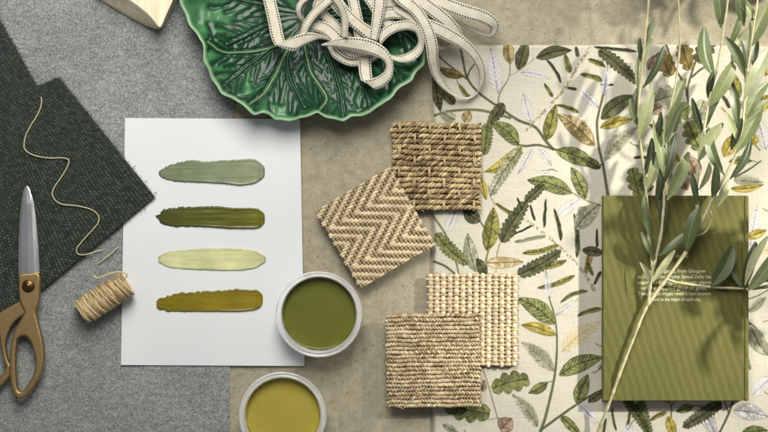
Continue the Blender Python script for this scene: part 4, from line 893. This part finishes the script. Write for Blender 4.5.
for q in range(26):      # unseen leaves added past the right edge to shade the book
    f = q / 25; bx, by = (794 + 66 * f, 274 - 78 * f) if q % 2 else (812 + 62 * f, 272 - 18 * f)
    a_ = random.uniform(-2.6, -.4) if q % 4 < 2 else random.uniform(.2, 1.6); l_ = random.uniform(36, 52); zz = 55 + 68 * f
    lv.append(((bx, by), (max(786, bx + l_ * math.cos(a_)), by + l_ * math.sin(a_)), random.uniform(5, 8), random.choice([LG, MG, DG]), zz))
for q in range(16):      # unseen leaves added above the top edge to cast shadows below
    bx = random.choice([650, 678, 728, 756]) + random.uniform(-6, 6); by = random.uniform(-60, -22)
    a_ = random.uniform(-2.4, -.8); l_ = random.uniform(34, 48)
    lv.append(((bx, by), (bx + l_ * math.cos(a_), by + l_ * math.sin(a_)), random.uniform(5, 8), random.choice([LG, MG, DG]), 66))
twig([(838, 236, 96), (856, 176, 130), (880, 130, 168), (900, 95, 190)], 1.3, .8)  # added carrier for the higher shading leaves, out of view
for q in range(44):  # more unseen leaves added to darken the upper half of the book
    f = q / 43; cx_, cy_, cz_ = 812 + 90 * f, 214 - 108 * f, 80 + 100 * f
    a_ = random.uniform(0, 6.28); l_ = random.uniform(34, 50); bx = cx_ + random.uniform(-12, 12); by = cy_ + random.uniform(-26, 26)
    ex = bx + l_ * math.cos(a_)
    if min(bx, ex) < 788: bx += 26; ex = bx + abs(l_ * math.cos(a_))
    lv.append(((bx, by), (ex, by + l_ * math.sin(a_)), random.uniform(7, 10), random.choice([LG, MG, DG]), cz_))
twig([(757, -8, 66), (776, -40, 70), (806, -66, 74), (850, -80, 80)], 1.3, .8)  # twigs added out of view to hold the shadow-casting leaves
twig([(730, -20, 68), (718, -48, 70), (690, -64, 72), (640, -72, 74)], 1.3, .8)
for q in range(34):  # unseen spray added to throw leaf shadows on the stone
    f = q / 33; bx = 632 + 190 * f + random.uniform(-8, 8); by = random.uniform(-82, -52); a_ = random.uniform(0, 6.28); l_ = random.uniform(36, 50)
    ey = by + l_ * math.sin(a_)
    if ey > -14: ey = -14
    lv.append(((bx, by), (bx + l_ * math.cos(a_), ey), random.uniform(6, 9), random.choice([LG, MG, DG]), random.uniform(60, 82)))
for bx in (650, 730, 757): twig([(bx, -18, 66), (bx + 3, -60, 68), (bx + 10, -105, 70)], 1.0, .7)
twig([(676, 85, 52), (680, 40, 58), (678, -10, 62), (682, -70, 66)], .9, .6)
for b, t, w, tone, z in lv:
    z = z if z < 40 or b[0] > 785 or z > 90 or b[1] < -50 else 40 + (z - 40) * .8
    dz = random.uniform(-6, 12) if z > 40 else random.uniform(0, 8)
    leaf3(b, t, w, tone, z, z + dz, roll=(random.uniform(.2, .45) * random.choice((-1, 1)) if tone is DG else None))

# ------------------------------------------------------------------ light
SD = np.array([-1.1, .62])      # shadow shift in x, y(down) per unit of height
w = bpy.data.worlds.new('World'); scn.world = w; w.use_nodes = True
bg = w.node_tree.nodes['Background']; bg.inputs[0].default_value = (.92, .96, 1.0, 1); bg.inputs[1].default_value = .17
def lamp(name, typ, energy, color=(1, 1, 1), **k):
    l = bpy.data.lights.new(name, typ); l.energy = energy; l.color = color
    for a, v in k.items(): setattr(l, a, v)
    o = bpy.data.objects.new(name, l); col.objects.link(o); return o
def aim(o, target, dist, d):
    d = Vector(d).normalized(); o.location = Vector(target) - d * dist; o.rotation_euler = d.to_track_quat('-Z', 'Y').to_euler()
d0 = (SD[0], -SD[1], -1)
key = lamp('window_light', 'AREA', 26, (1, .975, .93), shape='RECTANGLE', size=.7, size_y=.9); aim(key, (-.38, 0, 0), 1.45, (-.25, -.75, -1))
sun = lamp('sun_through_window', 'SPOT', 950, (1, .955, .86), shadow_soft_size=.07, spot_size=math.radians(12), spot_blend=.8); aim(sun, ((790 - 384) * S, (216 - 190) * S, 0), 3.2, d0)
# ------------------------------------------------------------------ camera
cam = bpy.data.cameras.new('cam'); co = bpy.data.objects.new('camera', cam); col.objects.link(co); scn.camera = co
co.location = (0, 0, H * S); cam.sensor_width = 36; cam.lens = 36 * H / 768; cam.clip_start = .05; cam.clip_end = 50
scn.view_settings.view_transform = 'Standard'; scn.view_settings.look = 'None'; scn.view_settings.exposure = 0; scn.view_settings.gamma = 1
scn.render.engine = 'CYCLES'; scn.render.resolution_x = 1024; scn.render.resolution_y = 576
